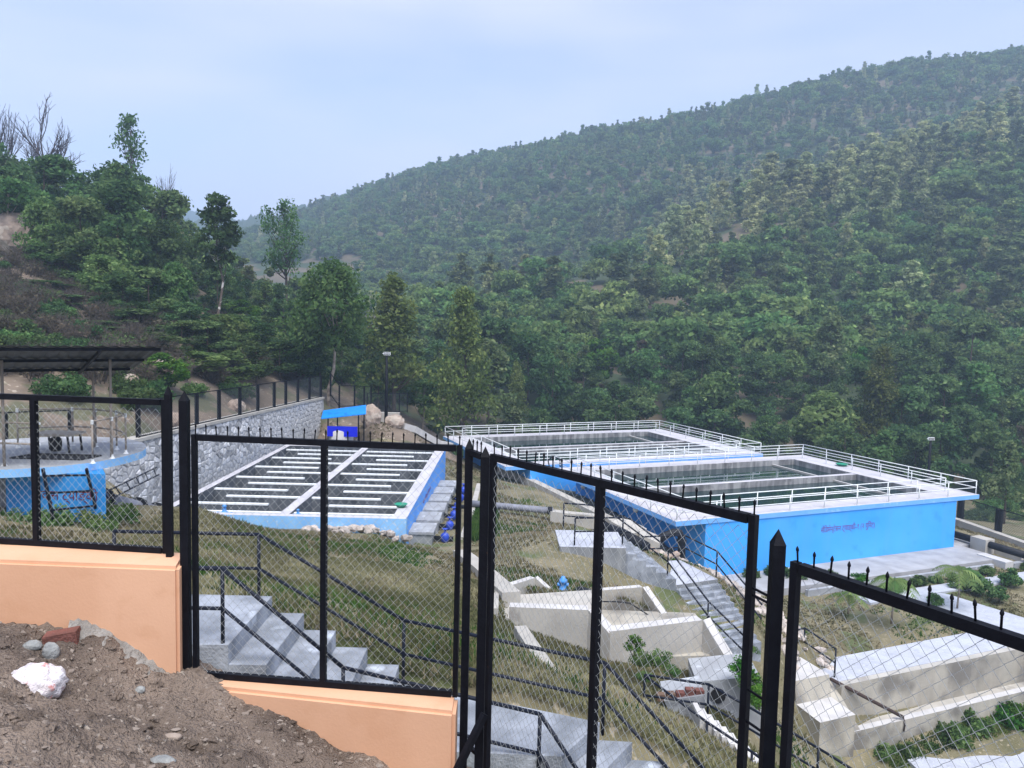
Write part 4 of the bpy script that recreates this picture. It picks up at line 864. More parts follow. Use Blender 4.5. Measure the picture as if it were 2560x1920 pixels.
# white edging path curving to the far tank
ed = thing('kerb', 'white concrete edging curving from the boulders to the far sedimentation tank', 'kerb', Dp(1060, 1085, 59))
ep = [Dp(1008, 1062, 57.6), Dp(1035, 1070, 58.4), Dp(1062, 1086, 59.6), Dp(1098, 1106, 61), Dp(1130, 1112, 61.5)]
for a, b_ in zip(ep[:-1], ep[1:]): mb = MB(); mb.bar(a + Vector((0, 0, -.1)), b_ + Vector((0, 0, -.1)), .4, .5); part('kerb_stone', mb, 'concrete_white', ed)
# cable drooping over the stone wall
e = (WL[2] - WL[1]).normalized(); n = Vector((e.y, -e.x, 0)); cab = []
for u, v in ((486, 1132), (520, 1122), (570, 1112), (605, 1092), (630, 1090), (680, 1072), (700, 1068), (705, 1050), (718, 1047), (735, 1062), (770, 1070), (795, 1068)):
    k = (u - 1280) / FPX; t_ = (k * WL[1].y - WL[1].x) / (e.x - k * e.y); p_ = WL[1] + e * t_ + n * .34; cab.append(Dp(u, v, p_.y))
mb = MB(); mb.tube(cab, .025, 6); tag(part('cable', mb, 'pipe_black', smooth=True, org=cab[0]), 'thin black cable looping along the face of the stone wall', 'cable')
# ------------------------------------------------------------------ leaves
def leaf_mesh(name, C, size, matn, tint, seed, up=.35, long=1.7, cen=None):
    """many small leaf faces; C = centres, tint = 0..1 per leaf"""
    r = np.random.default_rng(seed); n = len(C); nrm = r.normal(size=(n, 3)); nrm[:, 2] += up * r.uniform(0, 2, n)
    if cen is not None: o_ = C - np.asarray(cen); nrm += .9 * o_ / (np.linalg.norm(o_, axis=1, keepdims=True) + 1e-6)
    nrm /= np.linalg.norm(nrm, axis=1, keepdims=True)
    a = np.cross(nrm, r.normal(size=(n, 3))); a /= np.linalg.norm(a, axis=1, keepdims=True); b_ = np.cross(nrm, a)
    s = (size * r.uniform(.6, 1.3, n))[:, None]; t = a * s * long * .5; q = b_ * s * .5
    V = np.stack([C - t, C + q - nrm * s * .12, C + t, C - q - nrm * s * .12], 1).reshape(-1, 3)
    me = bpy.data.meshes.new(name); me.vertices.add(4 * n); me.vertices.foreach_set('co', V.astype(np.float32).ravel())
    me.loops.add(4 * n); me.loops.foreach_set('vertex_index', np.arange(4 * n, dtype=np.int32)); me.polygons.add(n)
    me.polygons.foreach_set('loop_start', np.arange(0, 4 * n, 4, dtype=np.int32)); me.polygons.foreach_set('loop_total', np.full(n, 4, np.int32))
    me.update(calc_edges=True); at = me.attributes.new('tint', 'FLOAT', 'FACE'); at.data.foreach_set('value', np.clip(tint, 0, 1).astype(np.float32))
    me.materials.append(MATS[matn]); return me
def clumps(centres, radii, per, seed, flat=.7):
    r = np.random.default_rng(seed); C = []; T = []
    for c, rad in zip(centres, radii):
        d = r.normal(size=(per, 3)); d /= np.linalg.norm(d, axis=1, keepdims=True); d *= (r.uniform(0, 1, per) ** .45)[:, None] * rad; d[:, 2] *= flat
        C.append(np.asarray(c) + d); T.append(np.clip(r.normal(r.uniform(.25, .75), .17, per), 0, 1))
    return np.concatenate(C), np.concatenate(T)
def crown_points(kind, h, w_, n, seed):
    """clump centres of a crown: h total height, w_ crown width"""
    r = np.random.default_rng(seed); out = []; rad = []
    lop = r.uniform(-.25, .25, 2)
    for k in range(n):
        if kind == 'cone':
            t = r.uniform(.0, 1) ** .8; z = h * (.24 + .74 * t); R = w_ * .5 * (1 - t) ** .75 * r.uniform(.35, 1) + .05 * w_; ro = w_ * (.13 + .13 * (1 - t))
        elif kind == 'column':
            t = r.uniform(.0, 1); z = h * (.30 + .67 * t); R = w_ * .5 * math.sin(math.pi * (.12 + .86 * t)) ** .8 * r.uniform(.3, 1); ro = w_ * .19
        elif kind == 'flat':
            t = r.uniform(.0, 1); z = h * (.55 + .40 * t); R = w_ * .5 * math.sqrt(max(.02, 1 - (2 * t - .9) ** 2)) * r.uniform(.45, 1); ro = w_ * .17
        elif kind == 'high':
            t = r.uniform(.0, 1); z = h * (.46 + .50 * t); R = w_ * .5 * math.sqrt(max(.03, 1 - (2 * t - .85) ** 2 * .8)) * r.uniform(.4, 1.0); ro = w_ * .15
        else:
            t = r.uniform(.0, 1); z = h * (.26 + .70 * t); R = w_ * .5 * math.sqrt(max(.03, 1 - (2 * t - .85) ** 2 * .8)) * r.uniform(.45, 1.05); ro = w_ * .18
        a = r.uniform(0, 6.28); R *= .78 + .34 * math.sin(2 * a + lop[0] * 20 + 5 * z / h) * math.sin(7 * z / h + lop[1] * 30) + .12 * r.uniform(-1, 1); out.append((R * math.cos(a) + lop[0] * w_ * .3, R * math.sin(a) + lop[1] * w_ * .3, z)); rad.append(ro * r.uniform(.7, 1.25))
    return out, rad
def trunk_mb(cl, h, w_, seed, r0=None, bend=.25, limbs=9, first=.28, fork=False):
    r = random.Random(seed); mb = MB(); r0 = r0 or h * .016; pts = []; x = y = 0
    for k in range(8): t = k / 7; pts.append((x, y, h * .93 * t)); x += r.uniform(-1, 1) * bend * h * .03; y += r.uniform(-1, 1) * bend * h * .03
    mb.tube(pts, [r0 * (1 - .85 * k / 7) for k in range(8)], 7)
    def at(z): t = max(0, min(6.99, z / (h * .93) * 7)); i = int(t); return Vector(pts[i]).lerp(Vector(pts[i + 1]), t - i)
    for c in r.sample(cl, min(limbs, len(cl))):
        zb = max(h * first, c[2] - w_ * .38 * r.uniform(.6, 1.1)); b0 = at(zb); c = Vector(c); m_ = b0.lerp(c, .5) + Vector((0, 0, -.04 * h * r.uniform(0, 1)))
        rr = r0 * (1 - .8 * zb / h) * .55; mb.tube([b0, m_, c], [rr, rr * .7, rr * .25], 5, False)
    return mb
PROTO = {}
def tree_proto(key, kind, h, w_, nclump, per, leaf, matn, seed, barkm='bark', limbs=9, flat=.7, **k):
    cl, rad = crown_points(kind, h, w_, nclump, seed); C, T = clumps(cl, rad, per, seed + 1, flat)
    PROTO[key] = (trunk_mb(cl, h, w_, seed, limbs=limbs, **k).mesh('trunk', barkm, True), leaf_mesh('crown', C, leaf, matn, T, seed + 2, cen=(0, 0, h * .45)), h)
def tree(key, loc, s, label, group=None, name='tree', rz=None, sx=None, cat='tree'):
    tm, cm, h = PROTO[key]; t = thing(name, label, cat, loc, group); t.rotation_euler.z = random.uniform(0, 6.28) if rz is None else rz; t.scale = (sx or s, sx or s, s)
    for nm, me in (('trunk', tm), ('crown', cm)):
        if me: o = bpy.data.objects.new(nm, me); COL.objects.link(o); o.parent = t
    return t
def bush_proto(key, h, w_, ncl, per, leaf, matn, seed, barkm='twig', stems=7):
    r = random.Random(seed); mb = MB(); cl = []; rad = []
    for k in range(ncl): a = r.uniform(0, 6.28); q = r.uniform(0, 1) ** .6; cl.append((w_ * .42 * q * math.cos(a), w_ * .42 * q * math.sin(a), h * r.uniform(.25, .9) * (1 - .4 * q))); rad.append(w_ * .2)
    for k in range(stems): c = Vector(cl[k % ncl]); mb.tube([(0, 0, -.1), c * .5 + Vector((r.uniform(-.1, .1) * w_, 0, 0)), c], [.02 * h, .013 * h, .004 * h], 4, False)
    C, T = clumps(cl, rad, per, seed + 1, .8); PROTO[key] = (mb.mesh('stem', barkm, True), leaf_mesh('foliage', C, leaf, matn, T, seed + 2, cen=(0, 0, h * .3)), h)
def bush(key, loc, s, label, group=None, name='shrub'):
    sm, fm, h = PROTO[key]; t = thing(name, label, 'shrub', loc, group); t.rotation_euler.z = random.uniform(0, 6.28); t.scale = (s, s, s)
    for nm, me in (('stem', sm), ('foliage', fm)): o = bpy.data.objects.new(nm, me); COL.objects.link(o); o.parent = t
    return t
bush_proto('shrub_dark', .9, 1.1, 18, 90, .075, 'leaf_dark', 301)
bush_proto('shrub_mid', .9, 1.1, 18, 90, .075, 'leaf_mid', 311)
bush_proto('shrub_lime', .9, 1.2, 18, 85, .075, 'leaf_lime', 321)
bush_proto('weed', .6, .9, 16, 60, .045, 'leaf_mid', 331)
bush_proto('weed_lime', .8, .9, 16, 60, .05, 'leaf_lime', 341)

# ------------------------------------------------------------------ zigzag chute walls on the slope
def face_wall(name, label, cat, pix, y, th, matn, topm='concrete_white', lean=0.):
    """wall whose front face has the given outline, standing at distance y, th thick"""
    f = [Dp(u, v, y) for u, v in pix]; d = Vector((.08, th, 0)); mb = MB(); mb.hexa([p for p in f][::-1], [p + d for p in f][::-1])
    o = part(name, mb, [matn, topm], org=f[-1]); tag(o, label, cat); paint(o, lambda n: 1 if n.z > .35 else 0); return o
ch_ = thing('drainage_chute', 'zigzag concrete drainage chute with white topped walls on the grass slope', 'concrete chute', (2.4, 19, -8.5))
def wall_run(pts, th, zb, parent, matn):
    for k, (a, b_) in enumerate(zip(pts[:-1], pts[1:])):
        a, b_ = Vector(a), Vector(b_); d = Vector((b_.x - a.x, b_.y - a.y, 0)); d.normalize(); n = Vector((-d.y, d.x, 0)) * th; g = d * .002
        mb = MB(); q = [a + g, b_ - g, b_ + n - g, a + n + g]; mb.hexa([Vector((p.x, p.y, zb)) for p in q], q); o = part('wall_section', mb, [matn[k % len(matn)], 'concrete_white'], parent); paint(o, lambda m_: 1 if m_.z > .5 else 0)
wall_run([(.06, 17.7, -6.75), (1.97, 17.62, -6.75), (2.44, 17.25, -7.16)], .30, -9.4, ch_, ['concrete_pale'])
wall_run([(2.46, 17.26, -7.12), (4.85, 18.05, -7.10), (5.30, 17.5, -7.80)], .30, -10, ch_, ['concrete_pale'])
wall_run([(-.22, 20.05, -7.15), (.80, 21.05, -7.15), (1.46, 20.8, -7.64)], .20, -9.4, ch_, ['concrete_pale'])
wall_run([(1.48, 20.78, -7.64), (2.58, 20.72, -7.62)], .20, -9.4, ch_, ['concrete_pale'])
wall_run([(2.60, 20.70, -7.36), (3.92, 21.2, -7.40), (4.55, 20.1, -8.15)], .20, -10, ch_, ['stained_wall', 'stained_wall'])
wall_run([(-.22, 20.04, -7.15), (-.20, 17.72, -6.80)], -.26, -9.4, ch_, ['concrete_pale'])
mb = MB(); mb.prism([(-.18, 17.9), (2.35, 17.8), (2.55, 20.68), (-.15, 20.0)], -8.6, -7.32); part('floor', mb, 'concrete_pale', ch_)
mb = MB(); mb.prism([(2.36, 17.5), (5.5, 17.9), (5.3, 20.6), (2.56, 20.68)], -9.6, -7.9); part('floor', mb, 'stained_wall', ch_)
face_wall('chute_wall', 'grey outlet block with a round hole at the end of the zigzag chute', 'concrete wall', [(1742, 1705), (1900, 1690), (1912, 1850), (1750, 1850)], 16.2, 1.2, 'concrete', 'concrete_white')
mb = MB(); c = Dp(1795, 1740, 16.17); mb.lathe(c, [(.17, -.02), (.17, .012)], 18, axis=(0, -1, 0)); mb.lathe(c, [(.13, -.02), (.13, .016)], 18, axis=(0, -1, 0)); tag(part('outlet_pipe', mb, 'dark_hatch', org=c), 'dark round pipe mouth in the outlet block', 'pipe')
# low pale walls running down the slope at the left of the chute
def strip(name, label, cat, pts, wd, h, matn, sub='section', topm=None, drop=.6):
    t = thing(name, label, cat, pts[0])
    for a, b_ in zip(pts[:-1], pts[1:]):
        d = (b_ - a); d.z = 0; d.normalize(); n = Vector((-d.y, d.x, 0)) * wd / 2; mb = MB(); lo = [p - Vector((0, 0, drop)) for p in (a - n, b_ - n, b_ + n, a + n)]; mb.hexa(lo, [a - n + Vector((0, 0, h)), b_ - n + Vector((0, 0, h)), b_ + n + Vector((0, 0, h)), a + n + Vector((0, 0, h))]); part(sub, mb, matn, t)
strip('low_wall', 'low pale wall with a thick white top running down the grass slope', 'wall', [Dp(1150, 1395, 26), Dp(1205, 1440, 22.5), Dp(1278, 1508, 19.2)], .5, .30, 'concrete_pale')
strip('kerb', 'worn pale kerb running down the grass towards the lower landing', 'kerb', [Dp(1300, 1580, 15.6), Dp(1370, 1690, 12.2), Dp(1420, 1745, 10.9), Dp(1475, 1812, 9.6)], .26, .14, 'concrete_pale')
# small hydrant, pipe end and cable by the chute
hy = thing('hydrant', 'small blue hydrant on the grass above the chute', 'hydrant', Dp(1407, 1478, 21.2)); p = Dp(1407, 1478, 21.2)
mb = MB(); mb.lathe(p, [(.15, 0), (.15, .06), (.10, .08), (.10, .26), (.13, .27), (.12, .34), (.06, .40), (.05, .44)], 12); part('body', mb, 'valve_sky', hy, smooth=True)
for s in (-1, 1): mb = MB(); mb.lathe(p + Vector((s * .09, 0, .2)), [(.05, 0), (.05, .07)], 10, axis=(s, 0, 0)); part('outlet', mb, 'valve_sky', hy)
a, b_ = Dp(1437, 1487, 21.4), Dp(1486, 1494, 20.5); mb = MB(); mb.tube([a, a.lerp(b_, .3) + Vector((0, 0, .06)), b_], [.16, .21, .19], 14)
tag(part('pipe', mb, 'pipe_black', smooth=True, org=b_), 'fat black pipe end poking out above the chute', 'pipe')
cb = [Dp(1484, 1504, 20.4), Dp(1540, 1504, 20.3), Dp(1575, 1508, 20.3), Dp(1625, 1540, 20.4), Dp(1660, 1562, 20.2), Dp(1700, 1573, 19.6)]
mb = MB(); mb.tube(cb, .018, 6); tag(part('cable', mb, 'pipe_black', smooth=True, org=cb[0]), 'black cable trailing over the chute walls', 'cable')
# brick topped block and its railing, lower down
o = face_wall('brick_block', 'grey block with a broken brick top below the chute', 'block', [(1660, 1752), (1762, 1738), (1764, 1830), (1690, 1815)], 13.9, .8, 'concrete', 'mortar')
bt = thing('brick_course', 'broken red brick course on top of the grey block', 'bricks', Dp(1660, 1750, 13.9)); r = random.Random(9)
for k in range(5): a = Dp(1642 + 24 * k, 1748 - 3.4 * k, 14.0); mb = MB(); mb.box((a.x, a.y - .05, a.z - .02), (a.x + .165, a.y + .1, a.z + .11 + r.uniform(-.03, .02))); part('brick', mb, 'brick_red' if k > 1 else 'brick_side', bt)
fw = thing('stairs', 'narrow white concrete flight descending under the second railing', 'stairs', Dp(1745, 1800, 13.4)); a, b_ = Dp(1735, 1795, 13.6), Dp(1925, 1960, 12.2)
for k in range(10):
    q = a.lerp(b_, k / 10); mb = MB(); mb.box((q.x - .0, q.y - .42, q.z - .6), (q.x + (b_.x - a.x) / 10 - .004, q.y + .16, q.z + .22)); part('step', mb, 'concrete_white', fw)
pipe_rail('outer black railing above the white concrete flight', [Dp(1612, 1687, 13.8), Dp(1772, 1711, 13.8), Dp(1885, 1775, 13.3), Dp(2065, 1882, 12.8), Dp(2300, 2030, 12.3)], [0, 1, 2.9], .80, .024)
pipe_rail('inner black railing along the near side of the white concrete flight', [Dp(1612, 1689, 13.78), Dp(1768, 1806, 12.6), Dp(1880, 1880, 12.2), Dp(2100, 2040, 11.8)], [1, 2], .80, .024)

# ------------------------------------------------------------------ far stairs by the near sedimentation tank
fs_ = thing('stairs', 'grey concrete stairs with two landings beside the near sedimentation tank', 'stairs', (5, 29, -10))
zu, zm = -8.2, -9.6
mb = MB(); mb.prism([(1.95, 27.75), (4.45, 27.75), (4.45, 30.1), (1.9, 30.1)], -9.4, zu); o = part('landing', mb, ['concrete_dark', 'walk_paving'], fs_); paint(o, lambda n: 1 if n.z > .9 else 0)
eL = ((4.45, 27.75), (4.45, 30.1)); eR = ((6.4, 27.8), (5.92, 30.58)); ns = 6
for k in range(1, ns):
    t0, t1 = (k - 1) / (ns - 1), k / (ns - 1); lp = lambda a, b_, t: (a[0] + (b_[0] - a[0]) * t + .002, a[1] + (b_[1] - a[1]) * t)
    mb = MB(); mb.prism([lp(eL[0], eR[0], t0), lp(eL[0], eR[0], t1), lp(eL[1], eR[1], t1), lp(eL[1], eR[1], t0)], -11.2, zu + (zm - zu) * k / ns); part('step', mb, 'stair_concrete', fs_)
mb = MB(); mb.prism([(6.405, 27.8), (8.21, 28.61), (7.25, 30.95), (5.925, 30.58)], -11.4, zm); o = part('landing', mb, ['concrete_dark', 'walk_paving'], fs_); paint(o, lambda n: 1 if n.z > .9 else 0)
a, b_ = Vector((6.40, 27.80, 0)), Vector((8.21, 28.61, 0))
for k in range(1, 11):
    q0, q1 = -dA * (.26 * (k - 1) + .003), -dA * (.26 * k); z = zm - .146 * k
    mb = MB(); mb.prism([((a + q1).x, (a + q1).y), ((b_ + q1).x, (b_ + q1).y), ((b_ + q0).x, (b_ + q0).y), ((a + q0).x, (a + q0).y)], z - 1.3, z); part('step', mb, 'stair_concrete', fs_)
pipe_rail('far black railing of the stairs beside the near sedimentation tank', [Dp(1410, 1258, 30.0), Dp(1495, 1264, 30.0), Dp(1514, 1272, 30.0), Dp(1608, 1342, 30.5), Dp(1711, 1338, 30.8), Dp(1793, 1378, 28.8), Dp(1886, 1489, 26.6), Dp(1905, 1512, 26.2)], [0, 3, 5, 6], 1.04, .032, group='black railings of the far stairs')
pipe_rail('near black railing of the stairs beside the near sedimentation tank', [Dp(1438, 1295, 27.9), Dp(1558, 1294, 27.9), Dp(1577, 1298, 27.9), Dp(1671, 1371, 27.9), Dp(1771, 1503, 25.7), Dp(1860, 1590, 25.0)], [0, 1, 3, 4], 1.04, .032, group='black railings of the far stairs')
# stone bank between the far stairs and the blue wall
sb = thing('stone_bank', 'bank of loose pale stones between the far stairs and the blue wall', 'stones', AB(-5, -1, -11.2)); r = random.Random(33); pts = []
for k in range(190):
    a_ = r.uniform(-10.4, -1.2); b2 = r.uniform(-3.3, -.9) + (-a_ - 5) * .12 + 1.0; p = AB(a_, b2, 0); pts.append((Vector((p.x, p.y, H(p.x, p.y) + r.uniform(.0, .12))), r.uniform(.13, .32)))
scatter_rocks(sb, pts, 'rubble', 44)
# buried pipe from the flocculation tank, its concrete cover, and the black bend at the blue wall
pp = thing('pipe', 'grey pipe running from the flocculation tank over the grass', 'pipe', Zp(1240, 1270, -9.8)); a, b_ = Zp(1175, 1258, -9.75), Zp(1382, 1277, -9.85); mb = MB(); mb.tube([a, b_], .175, 14); part('barrel', mb, 'pipe_grey', pp, smooth=True)
for q in (.28, .97): mb = MB(); mb.lathe(a.lerp(b_, q), [(.21, -.12), (.21, .12)], 14, axis=b_ - a); part('collar', mb, 'pipe_black', pp, smooth=True)
strip('pipe_cover', 'rough pale concrete cover over the buried pipe', 'concrete cover', [Zp(1376, 1281, -9.95), Zp(1440, 1288, -10.05), Zp(1505, 1294, -10.15)], .55, .12, 'concrete_pale')
strip('low_wall', 'pale kerb wall running along the left side of the near sedimentation tank', 'wall', [AB(22, -1.2, -10.9), AB(15, -.9, -10.95), AB(10, -.8, -11.0), AB(5, -.8, -11.0), AB(1.5, -.9, -11.0)], .55, .25, 'concrete_pale')
strip('low_wall', 'stepped pale retaining blocks below the corner of the near sedimentation tank', 'wall', [Dp(1545, 1300, 35), Dp(1600, 1330, 34.2), Dp(1650, 1352, 34.0)], 1.2, .05, 'concrete_pale', 'block')
t = thing('pipe', 'fat black pipe bending down in front of the blue corner', 'pipe', Dp(1703, 1392, 36.4)); mb = MB(); mb.tube([Dp(1644, 1352, 36.2), Dp(1660, 1340, 36.3), Dp(1685, 1330, 36.4), Dp(1699, 1332, 36.4), Dp(1704, 1345, 36.4), Dp(1704, 1415, 36.4)], .19, 14); part('bend', mb, 'pipe_black', t, smooth=True)
mb = MB(); mb.lathe(Dp(1704, 1352, 36.4), [(.25, -.06), (.25, .06)], 16); part('flange', mb, 'pipe_black', t)
t = thing('pipe', 'black pipe slanting down behind the far stairs railing', 'pipe', Dp(1560, 1340, 33)); mb = MB(); mb.tube([Dp(1500, 1312, 34.5), Dp(1560, 1335, 33), Dp(1618, 1368, 32.0)], .22, 12); part('barrel', mb, 'pipe_black', t, smooth=True)
r = random.Random(2); ok_ = thing('rock_heap', 'brown rocks under the black pipe by the far stairs', 'rocks', Dp(1600, 1370, 32.5)); scatter_rocks(ok_, [(Dp(1560 + 18 * k, 1362 + 5 * k + r.uniform(-8, 8), 32.6 + r.uniform(-.5, .5)), r.uniform(.2, .42)) for k in range(8)], 'boulder', 51)
for k, q in enumerate((11.8, 5.2)):
    c = AB(q, 1.85, ZT - .55); mb = MB(); mb.tube([c, AB(q, .9, ZT - .62), AB(q - .05, .75, ZT - .75)], .16, 12); tag(part('outlet_pipe', mb, 'pipe_white', smooth=True, org=c), ['pale outlet pipe under the slab edge, farther from the stairs', 'pale outlet pipe under the slab edge, nearer the stairs'][k], 'pipe')

# ------------------------------------------------------------------ terrace on the right
def abslab(name, a0, a1, b0, b1, zb, zt, mats, label=None, cat=None, fn=None, kind=None):
    mb = MB(); mb.hexa([AB(a0, b0, zb), AB(a0, b1, zb), AB(a1, b1, zb), AB(a1, b0, zb)], [AB(a0, b0, zt), AB(a0, b1, zt), AB(a1, b1, zt), AB(a1, b0, zt)]); o = part(name, mb, mats, org=AB((a0 + a1) / 2, (b0 + b1) / 2, zb))
    if fn: paint(o, fn)
    return tag(o, label, cat, kind=kind)
abslab('pavement', -2.6, .05, 2.2, 21.2, -13.6, -12.86, ['apron'], kind='structure')
abslab('pavement', .051, 15, 20.55, 22.6, -13.6, -12.862, ['apron'], kind='structure')
abslab('drain_wall', -3.05, -2.85, 6, 19.8, -13.7, -12.95, ['concrete'], 'grey drain wall along the front of the blue tank apron', 'wall')
abslab('drain_wall', -3.35, -1.6, 20.3, 21.0, -13.9, -12.80, ['concrete_white'], 'white drain box at the corner of the apron', 'drain box')
abslab('drain_wall', -2.6, 9, 22.8, 23.0, -13.7, -12.78, ['concrete_white'], 'white topped kerb beside the apron, under the black pipe', 'kerb')
abslab('drain_wall', -3.4, -3.1, 21.0, 30, -13.7, -12.92, ['concrete'], 'grey kerb beyond the white drain box at the right edge', 'kerb')
a, b_ = Zp(2375, 1332, -12.55), Zp(2580, 1393, -12.55); t = thing('pipe', 'long fat black pipe on concrete supports at the right', 'pipe', a)
mb = MB(); mb.tube([a, b_], .215, 14); part('barrel', mb, 'pipe_black', t, smooth=True)
for q in (.42, 1.1): c = a.lerp(b_, q); mb = MB(); mb.hexa([c + dA * x_ + dB * y_ + Vector((0, 0, -.9)) for x_, y_ in ((-.5, -.4), (-.5, .4), (.5, .4), (.5, -.4))], [c + dA * x_ + dB * y_ + Vector((0, 0, .30)) for x_, y_ in ((-.5, -.4), (-.5, .4), (.5, .4), (.5, -.4))]); part('support', mb, 'concrete_pale', t)
strip('kerb', 'pale boundary kerb below the far right fence', 'kerb', [AB(14, 30, -13.3), AB(5.2, 27.9, -13.15), AB(-.3, 26.6, -13.15), AB(-3, 26, -13.2)], .5, .15, 'concrete_pale')
ln = [AB(a_, b2, 0) for a_, b2 in ((13, 30.3), (9, 29.2), (5.6, 28.4), (2.2, 27.6), (-1.2, 26.9))]
fence_bays('dark mesh fence with thick posts at the far right', [(p.x, p.y) for p in ln], [-13.1] * 5, 1.6, None, .34, group=None)
# paved walks laid on the lawn
abslab('path', -4.95, -4.05, 8.2, 34, -13.6, -13.17, ['walk_paving'], kind='structure')
mb = MB(); q = [Zp(2235, 1475, -13.18), Zp(2365, 1484, -13.18), Zp(2600, 1557, -13.18), Zp(2640, 1660, -13.18)]; mb.prism([(p.x, p.y) for p in q], -13.6, -13.176); tag(part('path', mb, 'walk_paving'), kind='structure')
abslab('path', -11.02, -9.35, -.2, 22, -13.8, -13.06, ['walk_paving'], kind='structure')
abslab('retaining_wall', -11.30, -11.022, -.2, 22, -15.2, -13.075, ['stained_wall', 'concrete_pale'], 'pale stained retaining wall below the upper paved path', 'retaining wall', lambda n: 1 if n.z > .9 else 0)
abslab('drain', -12.0, -11.30, -.2, 22, -15.2, -14.58, ['concrete_pale'], kind='structure')
abslab('retaining_wall', -12.28, -12.0, -1.2, 22, -16.2, -14.30, ['stained_wall', 'concrete_white'], 'lower retaining wall with a white top along the drain', 'retaining wall', lambda n: 1 if n.z > .9 else 0)
mb = MB(); q = [AB(-12.95, 1.4, 0), AB(-13.4, 22, 0), AB(-17.5, 22, 0), AB(-17.0, .2, 0)]; mb.prism([(p.x, p.y) for p in q], -16, -15.36); tag(part('path', mb, 'walk_paving'), kind='structure')
# headwall at the left end of the drain
mb = MB(); prof = [(-9.2, -13.0), (-10.6, -13.06), (-11.3, -13.5), (-12.3, -14.35), (-12.3, -16.4), (-9.2, -16.4)]
mb.hexa([AB(a_, -.75, z) for a_, z in prof], [AB(a_, -.205, z) for a_, z in prof]); tag(part('wing_wall', mb, 'stained_wall', org=AB(-10.5, -.5, -16)), 'sloping wing wall closing the left end of the drain', 'concrete wall')
mb = MB(); prof = [(-9.0, -12.55), (-11.2, -12.6), (-11.35, -13.4), (-12.5, -13.5), (-12.5, -16.4), (-9.0, -16.4)]
mb.hexa([AB(a_, -2.4, z) for a_, z in prof], [AB(a_, -.76, z) for a_, z in prof]); o = tag(part('headwall', mb, ['stained_wall', 'concrete_white'], org=AB(-10.5, -1.5, -16)), 'stained concrete headwall block between the fence posts', 'concrete wall'); paint(o, lambda n: 1 if n.z > .8 else 0)
pipe_rail('bent black railing at the corner of the upper paved path', [Dp(1900, 1602, 30.2), Dp(2012, 1570, 29.4), Dp(2090, 1622, 27.8)], [1, 2], 1.12, .035)
a, b_ = Zp(2076, 1697, -12.9), Zp(2258, 1793, -14.2); mb = MB(); mb.tube([a, b_], .065, 10); mb.tube([b_, b_ + Vector((.06, -.05, -.25)), b_ + Vector((.0, -.1, -.5))], .03, 8); tag(part('fallen_rail', mb, 'rope_brown', smooth=True, org=a), 'rusty fallen pipe slanting across the drain', 'pipe')
# shrubs and young palms on the terrace
SH = [('shrub_mid', -3.75, 9.4, .55), ('shrub_dark', -3.7, 10.6, .5), ('shrub_mid', -3.7, 11.7, .62), ('shrub_dark', -3.75, 13.1, .7), ('shrub_mid', -3.75, 14.2, .62), ('shrub_dark', -3.7, 15.6, .6), ('shrub_mid', -3.7, 17.0, .66), ('shrub_dark', -3.7, 18.2, .75), ('shrub_mid', -3.75, 21.6, .6), ('shrub_dark', -3.75, 22.8, .62), ('shrub_mid', -3.75, 24.2, .6)]
for i, (k, a_, b2, s) in enumerate(SH): bush(k, AB(a_, b2, H(AB(a_, b2, 0).x, AB(a_, b2, 0).y)), s, 'small clipped green shrub in the row between the apron and the paved walk', 'shrub row along the apron')
for i, (u, v, s, lb) in enumerate(((2395, 1470, 1.1, 'leftmost round shrub on the lawn island at the right'), (2440, 1478, 1.5, 'largest round shrub on the lawn island at the right'), (2525, 1462, 1.4, 'round shrub at the right end of the lawn island'), (2500, 1500, 1.2, 'round shrub at the near side of the lawn island'), (2338, 1512, .95, 'round shrub at the fork of the paved walks'))):
    bush('shrub_dark' if i % 2 else 'shrub_mid', Zp(u, v, -13.2), s * .78, lb)
for i, (u, v, s, lb) in enumerate(((1872, 1452, 1.1, 'dark shrub below the blue wall beside the third fence panel'), (1945, 1452, 1.3, 'dark shrub left of the nearest fence post, against the blue wall'), (1990, 1455, 1.1, 'dark shrub right of the nearest fence post, against the blue wall'), (2075, 1452, .9, 'shrub in front of the blue wall under the second spike of the nearest panel'), (2150, 1458, .8, 'pale shrub in front of the apron'), (2240, 1478, .9, 'shrub at the left end of the paved walk'), (2290, 1462, .7, 'low shrub beside the left palm'))):
    bush('shrub_dark' if i < 3 else 'shrub_lime' if i == 4 else 'shrub_mid', Zp(u, v, -13.15), s * .9, lb)
